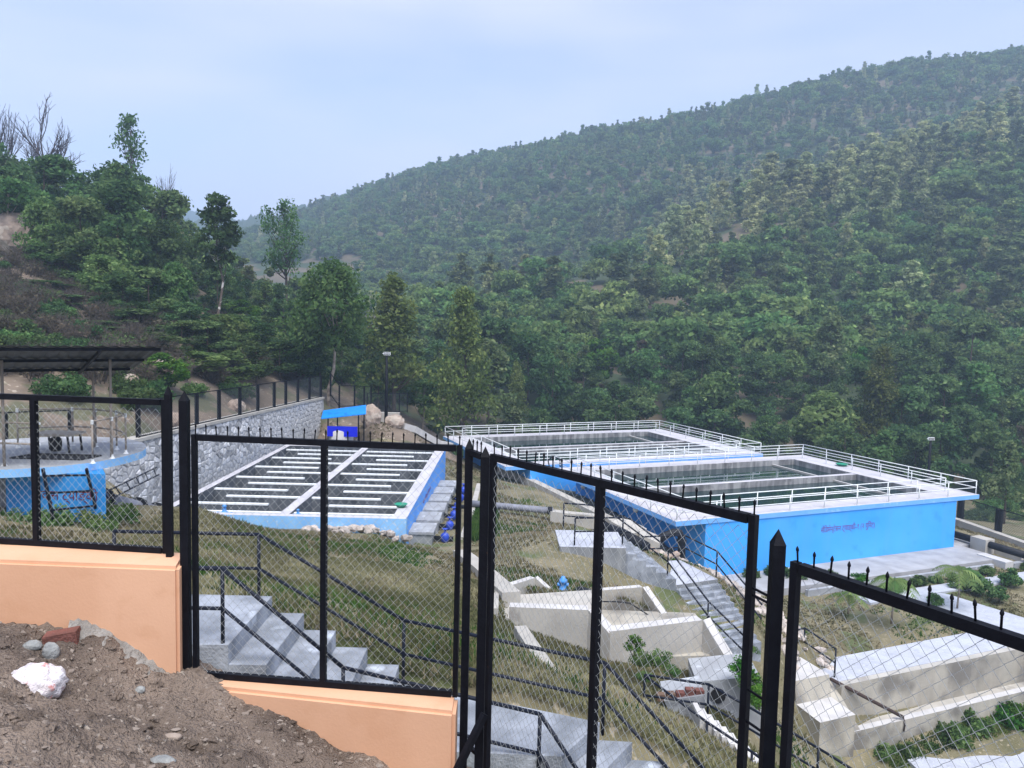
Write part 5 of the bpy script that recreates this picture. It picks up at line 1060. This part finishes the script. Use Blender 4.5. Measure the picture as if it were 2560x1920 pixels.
def palm(label, u, v, h, seed, fr=9, sz=1.):
    p = Zp(u, v, -13.15); t = thing('young_palm', label, 'palm', p); r = random.Random(seed); mb = MB(); mb.tube([p, p + Vector((.03, 0, h * .5)), p + Vector((-.02, 0, h))], [.05, .035, .03], 7); part('trunk', mb, 'bark_pale', t, smooth=True)
    for k in range(fr):
        a = 6.28 * k / fr + r.uniform(-.3, .3); L_ = sz * r.uniform(1.0, 1.5); C = []; TI = []; mb = MB(); pts = []
        for j in range(9):
            q = j / 8; pts.append(p + Vector((math.cos(a) * L_ * q, math.sin(a) * L_ * q, h + sz * (.75 * q - 1.15 * q * q))))
        V = []; Fc = []
        for j in range(1, 9):
            c = pts[j]; d = (pts[j] - pts[j - 1]).normalized(); side = d.cross(Vector((0, 0, 1))).normalized(); w_ = sz * .42 * math.sin(math.pi * (.12 + .80 * j / 8.5))
            for s in (-1, 1):
                for f in (0, .5):
                    c2 = c - d * .09 * f * 2; tip = c2 + side * s * w_ + d * w_ * .55 - Vector((0, 0, w_ * .5)); o_ = len(V); V += [c2 - d * .035, tip, c2 + d * .045]; Fc.append((o_, o_ + 1, o_ + 2))
        mb.add(V, Fc); mb.tube(pts, [.012 * (1 - .8 * j / 8) for j in range(9)], 4, False)
        o = part('frond', mb, 'leaf_mid', t); o.data.attributes.new('tint', 'FLOAT', 'FACE').data.foreach_set('value', [r.uniform(.4, .95)] * len(o.data.polygons))
palm('young palm on a thin pale trunk in front of the white drain box', 2393, 1520, 1.85, 3)
palm('young palm with pale fronds at the left end of the paved walk', 2228, 1560, 2.0, 4)
palm('small pale palm on the lawn behind the nearest fence panel', 2120, 1535, .9, 5, 7, .7)
for i, (u, v, y, s) in enumerate(((1585, 1640, 16.2, 1.3), (1640, 1662, 15.8, 1.5), (1600, 1662, 15.5, 1.2), (1675, 1690, 15.2, 1.0), (1850, 1690, 16.0, 1.4), (1870, 1740, 15.8, 1.6), (1900, 1770, 15.5, 1.4), (1880, 1640, 16.5, .9), (1440, 1780, 9.6, .8), (1420, 1720, 11, .7), (1610, 1700, 14.2, .8))):
    bush('weed_lime' if i in (0, 4, 5, 6) else 'weed', Dp(u, v, y), s * .48, f'leafy weed bush growing beside the chute walls', 'weeds along the chute')
for i in range(16):
    b2 = 1.0 + i * .75 + random.uniform(-.3, .3); bush(random.choice(['weed', 'shrub_mid', 'shrub_lime']), AB(-12.62 + random.uniform(-.2, .2), b2, -15.42), random.choice((.4, .6, .8, 1.2)), 'leafy weed at the foot of the lower retaining wall, ' + ('left end', 'left of its middle', 'middle', 'right of its middle', 'far right', 'cut by the picture edge')[i // 3], 'weeds at the foot of the lower wall')
for i, (u, v, s) in enumerate(((150, 1330, 1.3), (90, 1335, 1.2), (210, 1330, 1.2), (265, 1320, 1.3), (40, 1330, 1.1), (300, 1322, 1.0), (240, 1345, .9))): bush('weed', Zp(u, v, -5.0), s, 'leafy weed at the foot of the blue mixing tank', 'weeds at the mixing tank')
# ------------------------------------------------------------------ trees
def place_label(what, u, y):
    w = next(t for lim, t in ((250, 'above the shed roof'), (520, 'on the left hill above the stone wall'), (800, 'around the white trunked tree'), (1080, 'behind the floodlight pole and boulders'), (1400, "behind the far tank's left corner"), (1720, "behind the far tank's right corner"), (2050, "behind the near tank's back corner"), (2350, "behind the near tank's right railing"), (9999, 'at the right edge')) if u < lim)
    return what + ' ' + w + (', front row' if y < 80 else ', second row' if y < 92 else ', third row' if y < 104 else ', higher up')
tree_proto('round_dark', 'round', 7.2, 5.6, 30, 105, 0.24, 'leaf_dark', 11)
tree_proto('round_dark2', 'round', 8.4, 5.4, 32, 105, 0.26, 'leaf_dark', 12)
tree_proto('round_mid', 'round', 6.6, 5.6, 30, 105, 0.24, 'leaf_mid', 13)
tree_proto('round_mid2', 'column', 8.2, 4.6, 30, 105, 0.24, 'leaf_mid', 14)
tree_proto('flat_mid', 'flat', 7.0, 6.2, 22, 105, 0.23, 'leaf_mid', 15, 'bark_pale', flat=.35)
tree_proto('cone_olive', 'cone', 9.0, 4.2, 30, 101, 0.23, 'leaf_olive', 16)
tree_proto('round_lime', 'round', 5.6, 4.8, 26, 105, 0.23, 'leaf_lime', 17)
tree_proto('brown_thin', 'column', 7.4, 3.4, 20, 69, 0.18, 'leaf_brown', 18)
# tall single trees
tree_proto('gold_cone', 'cone', 13.8, 6.4, 110, 52, .24, 'leaf_gold', 21, limbs=26, bend=.12, first=.18)
tree_proto('gold_cone2', 'cone', 12.5, 6.0, 95, 50, .24, 'leaf_gold', 22, limbs=22, bend=.15, first=.2)
tree_proto('spread', 'high', 11.0, 8.6, 90, 90, .22, 'leaf_mid', 23, 'bark_pale', limbs=16, bend=1.1, first=.42, r0=.17)
tree_proto('tall_sparse', 'high', 14.2, 6.4, 70, 36, .22, 'leaf_mid', 24, 'bark', limbs=34, bend=.35, first=.3)
tree_proto('white_trunk', 'high', 11.8, 4.0, 60, 70, .22, 'leaf_dark', 25, 'bark_white', limbs=16, bend=1.0, first=.35, r0=.15)
tree_proto('airy_cone', 'cone', 12.5, 6.5, 60, 20, .26, 'leaf_dark', 26, 'twig', limbs=44, bend=.1, first=.2)
def bare_proto(key, h, seed, spread=.5):
    r = random.Random(seed); mb = MB()
    def br(p, d, L_, rad, lev):
        q = p + d * L_; mid = p.lerp(q, .5) + Vector((r.uniform(-.06, .06), r.uniform(-.06, .06), 0)) * L_; mb.tube([p, mid, q], [rad, rad * .82, rad * .6], 5 if lev < 2 else 4, False)
        if lev > 4: return
        for k in range(3 if lev < 3 else 2):
            nd = (d + Vector((r.uniform(-1, 1), r.uniform(-1, 1), r.uniform(-.1, .6))) * spread).normalized(); br(p.lerp(q, r.uniform(.55, 1)), nd, L_ * r.uniform(.55, .8), rad * .55, lev + 1)
        if lev < 4: br(q, (d + Vector((r.uniform(-.2, .2), r.uniform(-.2, .2), .1))).normalized(), L_ * .8, rad * .62, lev + 1)
    br(Vector((0, 0, 0)), Vector((0, 0, 1)), h * .28, h * .019, 0); PROTO[key] = (mb.mesh('trunk', 'twig_far', True), None, h)
bare_proto('bare', 11, 5, .75); bare_proto('bare_slim', 12, 8, .5)
def ground_at(u, y, v=900): p = Dp(u, v, y); z = float(far_h(np.array([p.x]), np.array([p.y]))[0]) if y > 74 else H(p.x, p.y); return Vector((p.x, p.y, z - .15))
def special(key, u, y, vtop, label, width=None, **k):
    g = ground_at(u, y); h = Dp(u, vtop, y).z - g.z; s = h / PROTO[key][2]; return tree(key, g, s, label, sx=None if width is None else width, **k)
special('gold_cone', 1162, 72, 718, 'tall conical yellow green tree standing left of the far sedimentation tank', .92)
special('gold_cone2', 2212, 84, 868, 'tall conical olive tree behind the right railing of the near sedimentation tank', .95)
special('gold_cone2', 985, 72, 690, 'conical tree behind the floodlight pole by the boulders', 1.15)
special('spread', 822, 60, 655, 'spreading tree with a pale curving trunk behind the mesh fence', .95, rz=1.0)
special('tall_sparse', 712, 92, 487, 'tall airy tree standing out against the distant ridges', .95)
special('white_trunk', 548, 66, 476, 'slim tree with a white mottled trunk on the left slope', 1.0, rz=.6)
special('airy_cone', 335, 98, 288, 'airy pointed tree rising above the left hill, sky showing through it', 1.05)
special('bare', 128, 97, 225, 'large leafless tree on the left skyline', 1.6)
special('bare_slim', 14, 104, 205, 'slim leafless tree at the left edge of the picture', 1.0)
special('bare_slim', 410, 100, 395, 'small leafless treetop on the left skyline, right of the airy pointed tree', .7)
special('round_lime', 2385, 92, 985, 'pale green tree at the lower right behind the fence', .9)
special('round_lime', 400, 43, 880, 'bright green bush tree above the thick fence post', .62)
special('round_lime', 725, 64, 850, 'bright green small tree left of the pale curving trunk', .75)
special('round_lime', 605, 74, 748, 'bright green rounded tree below the tall airy tree', .8)
special('cone_olive', 2540, 62, 1090, 'olive tree at the right edge beyond the mesh fence', .75)
special('gold_cone2', 1290, 88, 905, 'lower olive tree right of the tall conical yellow green tree', .5)

r = random.Random(17); k_ = 0
for u, y, vt in ((250, 58, 640), (310, 56, 680), (375, 58, 665), (430, 60, 660), (480, 57, 755), (350, 52, 770), (290, 62, 600), (200, 62, 610), (455, 53, 800), (600, 60, 790), (640, 62, 790), (680, 66, 790), (120, 62, 610), (760, 63, 800), (180, 55, 735), (90, 58, 700), (30, 56, 720), (240, 50, 800), (320, 47, 850), (410, 49, 830), (520, 55, 800), (560, 57, 790), (150, 48, 810), (60, 50, 800), (480, 49, 880), (640, 56, 850), (700, 60, 850), (590, 53, 880)):
    special(['round_mid', 'round_dark', 'round_dark2'][k_ % 3], u, y, vt, place_label(['mid green slope tree', 'dark green slope tree', 'tall dark slope tree'][k_ % 3], u, y), r.uniform(.62, .85), group='trees low on the left slope'); k_ += 1
# forest: positions on a jittered grid; the largest in view become trees of their own, the rest one mass
PATCH = [(1850, 585, 150, 42), (1640, 665, 120, 30), (1400, 712, 150, 30), (1640, 865, 50, 36), (1560, 700, 90, 30), (1500, 800, 70, 18), (1720, 760, 60, 20), (1250, 770, 60, 20)]
rg = np.random.default_rng(77); cand = []
def grid(xa, xb, ya, yb, st):
    gx, gy = np.meshgrid(np.arange(xa, xb, st), np.arange(ya, yb, st)); n = gx.size
    return gx.ravel() + rg.uniform(-.45, .45, n) * st, gy.ravel() + rg.uniform(-.45, .45, n) * st
parts_xy = [grid(-10, 95, 74, 130, 4.6), grid(-20, 150, 130, 220, 4.4), grid(-60, 260, 220, 330, 4.8), grid(-200, 360, 330, 560, 4.3), grid(-95, -10, 56, 125, 3.9)]
X = np.concatenate([a for a, b_ in parts_xy]); Y = np.concatenate([b_ for a, b_ in parts_xy])
Zg = np.where(Y > 74, far_h(X, Y), Hs(X, Y)); UV = pj(np.c_[X, Y, Zg]); keep = (UV[:, 0] > -160) & (UV[:, 0] < 2720) & (UV[:, 1] > 60) & (UV[:, 1] < 1400)
lefts = X < -10 - .0 * Y
slope_open = (Y < 62) | ((Y < 74) & (UV[:, 1] > 800) & (UV[:, 0] < 700))       # open scrub behind the stone wall
keep &= ~in_ab(X, Y, -8, 36, -7, 31)
keep &= ~((np.abs(UV[:, 0] - 545) < 60) & (Y < 73)) & ~((np.abs(UV[:, 0] - 712) < 50) & (Y < 80)) & ~((np.abs(UV[:, 0] - 1160) < 55) & (Y < 84))
keep &= ~((X < -8) & slope_open) & ~((X > -16) & (X < -3) & (Y < 68))
pn = np.zeros(len(X), bool)
for cu, cv, ru, rv in PATCH: pn |= (((UV[:, 0] - cu) / ru) ** 2 + ((UV[:, 1] - cv) / rv) ** 2 < 1) & (Y > 95)
keep &= ~(pn & (rg.uniform(0, 1, len(X)) < .80))
spurv = np.interp(UV[:, 0], [p[0] for p in SPUR], [p[1] for p in SPUR])
idx = np.where(keep)[0]; idx = idx[np.argsort(Y[idx])]
KINDS = ['round_dark', 'round_dark2', 'round_mid', 'round_mid2', 'flat_mid', 'cone_olive', 'round_lime', 'brown_thin']
LBL = {'round_dark': 'dark green round crowned tree', 'round_dark2': 'dark green tall crowned tree', 'round_mid': 'mid green round crowned tree', 'round_mid2': 'mid green narrow tree', 'flat_mid': 'flat topped layered tree', 'cone_olive': 'olive pointed tree', 'round_lime': 'bright yellow green tree', 'brown_thin': 'thin brownish half bare tree'}
def scrub_label(what, u, v, s):
    w = next(t for lim, t in ((110, "above the left end of the shed roof"), (250, "above the middle of the shed roof"), (400, "above the right end of the shed roof"), (520, 'above the near half of the stone wall'), (640, 'above the far half of the stone wall'), (9999, 'left of the pale curving trunk')) if u < lim)
    return ('small ' if s < .85 else 'large ' if s > 1.08 else '') + what + ' ' + w + (', high up' if v < 760 else ', upper middle' if v < 840 else ', lower middle' if v < 920 else ', lowest')
SIZE = lambda s: 'small ' if s < .88 else 'large ' if s > 1.06 else ''
nt_ = 0; FP = []
rt2 = random.Random(123)
G1 = bumps(X, Y, 16, 201) + .5 * bumps(X, Y, 6, 202); G2 = bumps(X, Y, 22, 203) + .5 * bumps(X, Y, 8, 204)      # groves: kinds cluster
for i in idx:
    y = Y[i]; u, v = UV[i]; q = rt2.random()
    infr = -60 < u < 2620
    if y < 190 and infr and nt_ < 285:
        left = X[i] < -10
        k = rt2.choices(KINDS, (26, 22, 20, 10, 7, 7, 3, 5) if not left else (34, 28, 22, 6, 2, 3, 3, 2))[0]
        s = rt2.choice((.62, .8, .9, 1.0, 1.1, 1.3)) * rt2.uniform(.9, 1.1) * (1.0 if not left else .6 if u > 440 else .82 if u < 260 else 1.08)
        tree(k, (X[i], Y[i], Zg[i] - .2), s, place_label(SIZE(s) + LBL[k], u, y), 'trees of the nearest forest belt', name='forest_tree', sx=s * rt2.uniform(.85, 1.15)); nt_ += 1
    else:
        near_spur = (165 < y < 330) and v < spurv[i] + 35 + 130 * rt2.random() and u > 1640
        hi = y > 330
        if near_spur and q < .9: k = 5 if q < .7 else 4
        elif G1[i] > .32: k = rt2.choices(range(7), (4, 10, 10, 30, 26, 14, 6))[0]
        elif G1[i] < -.30: k = rt2.choices(range(7), (50, 16, 8, 4, 2, 0, 20))[0]
        elif G2[i] > .15: k = rt2.choices(range(7), (8, 40, 40, 4, 4, 4, 0))[0]
        else: k = rt2.choices(range(7), (26, 26, 24, 8, 6, 3, 7))[0]
        FP.append((X[i], Y[i], Zg[i] - .3, k, rt2.choice((.6, .75, .9, 1.0, 1.0, 1.15, 1.4)) * rt2.uniform(.85, 1.15) * (1.15 if near_spur else .78 if hi else .95), rt2.uniform(0, 6.28), rt2.uniform(.78, 1.25) if not hi else rt2.uniform(.7, 1.1)))
# low-detail shapes for the mass
FC = bpy.data.collections.new('forest_shapes')
for j, (kind, h, w_, nc, per, leaf, mm) in enumerate((('round', 6.8, 6.8, 24, 64, .42, 'leaf_far'), ('flat', 7.0, 7.2, 24, 64, .42, 'leaf_far'), ('round', 6.4, 6.8, 22, 64, .42, 'leaf_mid'), ('cone', 8.6, 4.2, 20, 55, .36, 'leaf_olive'), ('cone', 9.4, 4.4, 22, 60, .36, 'leaf_olive'), ('cone', 9.8, 4.6, 22, 60, .36, 'leaf_pale'), ('column', 8.6, 5.0, 22, 60, .38, 'leaf_far'))):
    cl, rad = crown_points(kind, h, w_, nc, 500 + j); C, T = clumps(cl, rad, per, 600 + j)
    C[:, 2] -= .12 * h; o = bpy.data.objects.new(f'forest_shape_{j}', leaf_mesh('forest_shape', C, leaf, mm, T, 700 + j, cen=(0, 0, h * .3))); FC.objects.link(o)
FPa = np.array(FP); me = bpy.data.meshes.new('forest'); me.from_pydata(FPa[:, :3].tolist(), [], [])
me.attributes.new('pick', 'INT', 'POINT').data.foreach_set('value', FPa[:, 3].astype(np.int32))
me.attributes.new('grow', 'FLOAT_VECTOR', 'POINT').data.foreach_set('vector', np.c_[FPa[:, 4] * FPa[:, 6], FPa[:, 4] * FPa[:, 6], FPa[:, 4]].astype(np.float32).ravel())
me.attributes.new('turn', 'FLOAT_VECTOR', 'POINT').data.foreach_set('vector', np.c_[FPa[:, 5] * 0, FPa[:, 5] * 0, FPa[:, 5]].astype(np.float32).ravel())
fo = bpy.data.objects.new('forest', me); COL.objects.link(fo); tag(fo, 'dense mixed forest covering the far hillside up to the ridge', 'forest', kind='stuff')
ng = bpy.data.node_groups.new('forest', 'GeometryNodeTree'); ng.interface.new_socket('Geometry', in_out='INPUT', socket_type='NodeSocketGeometry'); ng.interface.new_socket('Geometry', in_out='OUTPUT', socket_type='NodeSocketGeometry')
gi = ng.nodes.new('NodeGroupInput'); go = ng.nodes.new('NodeGroupOutput'); ip = ng.nodes.new('GeometryNodeInstanceOnPoints'); ci = ng.nodes.new('GeometryNodeCollectionInfo')
ci.inputs['Collection'].default_value = FC; ci.inputs['Separate Children'].default_value = True; ci.inputs['Reset Children'].default_value = True; ip.inputs['Pick Instance'].default_value = True
def na(nm, ty): n = ng.nodes.new('GeometryNodeInputNamedAttribute'); n.data_type = ty; n.inputs['Name'].default_value = nm; return n.outputs['Attribute']
ng.links.new(gi.outputs[0], ip.inputs['Points']); ng.links.new(ci.outputs[0], ip.inputs['Instance']); ng.links.new(na('pick', 'INT'), ip.inputs['Instance Index'])
ng.links.new(na('turn', 'FLOAT_VECTOR'), ip.inputs['Rotation']); ng.links.new(na('grow', 'FLOAT_VECTOR'), ip.inputs['Scale']); ng.links.new(ip.outputs[0], go.inputs[0])
fo.modifiers.new('forest', 'NODES').node_group = ng

# understory and dry scrub on the slopes
bush_proto('scrub', 1.7, 3.0, 24, 90, .15, 'leaf_mid', 801); bush_proto('scrub_dark', 2.0, 3.2, 24, 90, .16, 'leaf_dark', 803)
def dry_proto(key, seed):
    r = random.Random(seed); mb = MB()
    for k in range(70):
        a = r.uniform(0, 6.28); q = r.uniform(.2, 1.2); p0 = Vector((r.uniform(-.5, .5), r.uniform(-.5, .5), 0)); p2 = p0 + Vector((math.cos(a) * q, math.sin(a) * q, r.uniform(.6, 1.7))); mb.tube([p0, p0.lerp(p2, .5) + Vector((0, 0, .2)), p2], [.022, .015, .005], 3, False)
        for j in range(4): s = p0.lerp(p2, r.uniform(.4, .95)); mb.tube([s, s + Vector((r.uniform(-.4, .4), r.uniform(-.4, .4), r.uniform(0, .45)))], [.009, .004], 3, False)
    C, T = clumps([(r.uniform(-.8, .8), r.uniform(-.8, .8), r.uniform(.4, 1.3)) for _ in range(9)], [.5] * 9, 22, seed, .8)
    PROTO[key] = (mb.mesh('stem', 'twig', True), leaf_mesh('foliage', C, .13, 'leaf_brown', T, seed + 1), 1.7)
dry_proto('dry', 811); dry_proto('dry2', 812)
r = random.Random(91); nd = 0; ng_ = 0
for k in range(900):
    u = r.uniform(-20, 760); y = r.uniform(36, 76); g = ground_at(u, y); px = pj(np.array(g[:]))
    if g.x > -18.6 and y < 54.5 or g.x > -14.5: continue
    if not (640 < px[1] < 1040): continue
    if px[1] < 985 and nd < 130 and r.random() < .5:
        q_ = r.uniform(.7, 1.25); bush(r.choice(['dry', 'dry2']), g, q_, scrub_label('brown dry scrub bush', u, px[1], q_), 'dry scrub on the left slope', name='dry_shrub'); nd += 1
    elif ng_ < 110 and r.random() < .8:
        ng_ += 1; q_ = r.uniform(.35, .8); bush(r.choice(['scrub', 'scrub_dark', 'scrub_dark']), g, q_, scrub_label('green scrub bush', u, px[1], q_ + .35), 'green scrub on the left slope')
for k in range(80):
    u = r.uniform(640, 2620); y = r.uniform(63, 82); g = ground_at(u, y)
    if bool(in_ab(g.x, g.y, -8, 33, -6, 31)): continue
    if g.x < -9 and y < 66: continue
    bush(r.choice(['scrub', 'scrub_dark']), g, r.uniform(.6, 1.2), place_label('leafy undergrowth bush', u, y), 'undergrowth behind the tanks')

# ------------------------------------------------------------------ grass
def grass_obj(name, label, n_try, box, dens, hh, matn, seed, test):
    r = np.random.default_rng(seed); x = r.uniform(box[0], box[1], n_try); y = r.uniform(box[2], box[3], n_try); ok = test(x, y)
    x, y = x[ok], y[ok]; z = near_h(x, y); n = len(x); B = 6
    c = np.repeat(np.c_[x, y, z - .01], B, 0); m_ = n * B; a = r.uniform(0, 6.28, m_); ln = r.uniform(.4, 1.2, m_) * np.repeat(r.uniform(.6, 1.3, n), B) * hh; off = r.normal(0, .05 + .15 * hh, (m_, 2)); c[:, :2] += off
    d = np.c_[np.cos(a), np.sin(a), np.zeros(m_)]; w_ = .010 + .0006 * np.clip(c[:, 1], 5, 45); side = np.c_[-np.sin(a), np.cos(a), np.zeros(m_)] * w_[:, None]
    tip = c + d * (ln * .55)[:, None] + np.c_[np.zeros((m_, 2)), ln]; V = np.stack([c - side, c + side, tip], 1).reshape(-1, 3)
    me = bpy.data.meshes.new(name); me.vertices.add(3 * m_); me.vertices.foreach_set('co', V.astype(np.float32).ravel()); me.loops.add(3 * m_); me.loops.foreach_set('vertex_index', np.arange(3 * m_, dtype=np.int32)); me.polygons.add(m_)
    me.polygons.foreach_set('loop_start', np.arange(0, 3 * m_, 3, dtype=np.int32)); me.polygons.foreach_set('loop_total', np.full(m_, 3, np.int32)); me.update(calc_edges=True)
    me.attributes.new('tint', 'FLOAT', 'FACE').data.foreach_set('value', np.clip(np.repeat(.48 + .75 * bumps(x, y, .9, seed + 7) + .55 * bumps(x, y, .3, seed + 8) + r.uniform(-.25, .25, n), B) + r.normal(0, .08, m_), 0, 1).astype(np.float32)); me.materials.append(MATS[matn])
    o = bpy.data.objects.new(name, me); COL.objects.link(o); tag(o, label, 'grass', kind='stuff')
def free(x, y):
    ok = ~((x > FLOC[0] - .2) & (x < -1.7) & (y > FLOC[1] - .9) & (y < FLOC[3] + .3)) & ~((x > -8) & (x < 4.5) & (y > 7.0) & (y < 9.1))
    ok &= ~in_ab(x, y, -2.9, 32, -3.4, 24) & ~in_ab(x, y, -5.1, -3.9, 8, 35) & ~in_ab(x, y, -18, -9.2, -2.6, 23) & ~((x > 1.7) & (x < 8.6) & (y > 25) & (y < 31.2))
    ok &= ~((x < -16) & (y > 29)) & ~((x > -14.8) & (x < -9.2) & (y > 16.2) & (y < 21.6)) & ~((x > 12.5) & (y < 30.5) & in_ab(x, y, -30, -9, -5, 40))
    uv = pj(np.c_[x, y, np.full(len(x), -8.)]); ok &= (uv[:, 0] > -150) & (uv[:, 0] < 2750)
    return ok
gn = lambda x, y, s: bumps(x, y, 1.1, s) + .6 * bumps(x, y, .45, s + 1)
grass_obj('dry_grass', 'short dry olive grass on the slopes between the tanks', 170000, (-16, 34, 9, 58), 1, .085, 'grass', 5, lambda x, y: free(x, y) & (gn(x, y, 31) > -.22) & (np.random.default_rng(1).uniform(0, 1, len(x)) < np.clip(16 / y, .45, 1)))
grass_obj('lawn_grass', 'dense short grass on the near slope below the stairs', 70000, (-9, 5, 9, 21), 1, .06, 'grass', 15, lambda x, y: free(x, y) & (gn(x, y, 61) > -.5))
grass_obj('green_grass', 'patches of fresh green grass on the slopes', 75000, (-16, 30, 8.9, 46), 1, .11, 'grass_green', 6, lambda x, y: free(x, y) & (gn(x, y, 51) > .16) & (np.random.default_rng(2).uniform(0, 1, len(x)) < np.clip(15 / y, .25, 1)))
grass_obj('wall_foot_grass', 'green grass at the foot of the lower retaining wall', 60000, (10, 36, 20, 40), 1, .14, 'grass_green', 9, lambda x, y: in_ab(x, y, -13.1, -12.32, .6, 22))
grass_obj('grass_strip', 'tall green grass strip along the white kerb beside the valves', 5000, (-1.8, -.7, 32, 42), 1, .22, 'grass_green', 8, lambda x, y: x > -9)

# ------------------------------------------------------------------ haze
mh = bpy.data.materials.new('haze'); mh.use_nodes = True; t = mh.node_tree; t.nodes.clear(); o = t.nodes.new('ShaderNodeOutputMaterial'); pv = t.nodes.new('ShaderNodeVolumePrincipled')
pv.inputs['Color'].default_value = (.58, .76, 1.0, 1); pv.inputs['Density'].default_value = .00080; pv.inputs['Anisotropy'].default_value = .15; t.links.new(pv.outputs[0], o.inputs['Volume'])
mb = MB(); mb.box((-1000, -40, -75), (1300, 1500, 260)); MATS['haze'] = mh; hz = part('haze', mb, 'haze', kind='stuff'); tag(hz, 'pale blue haze filling the valley', 'haze')
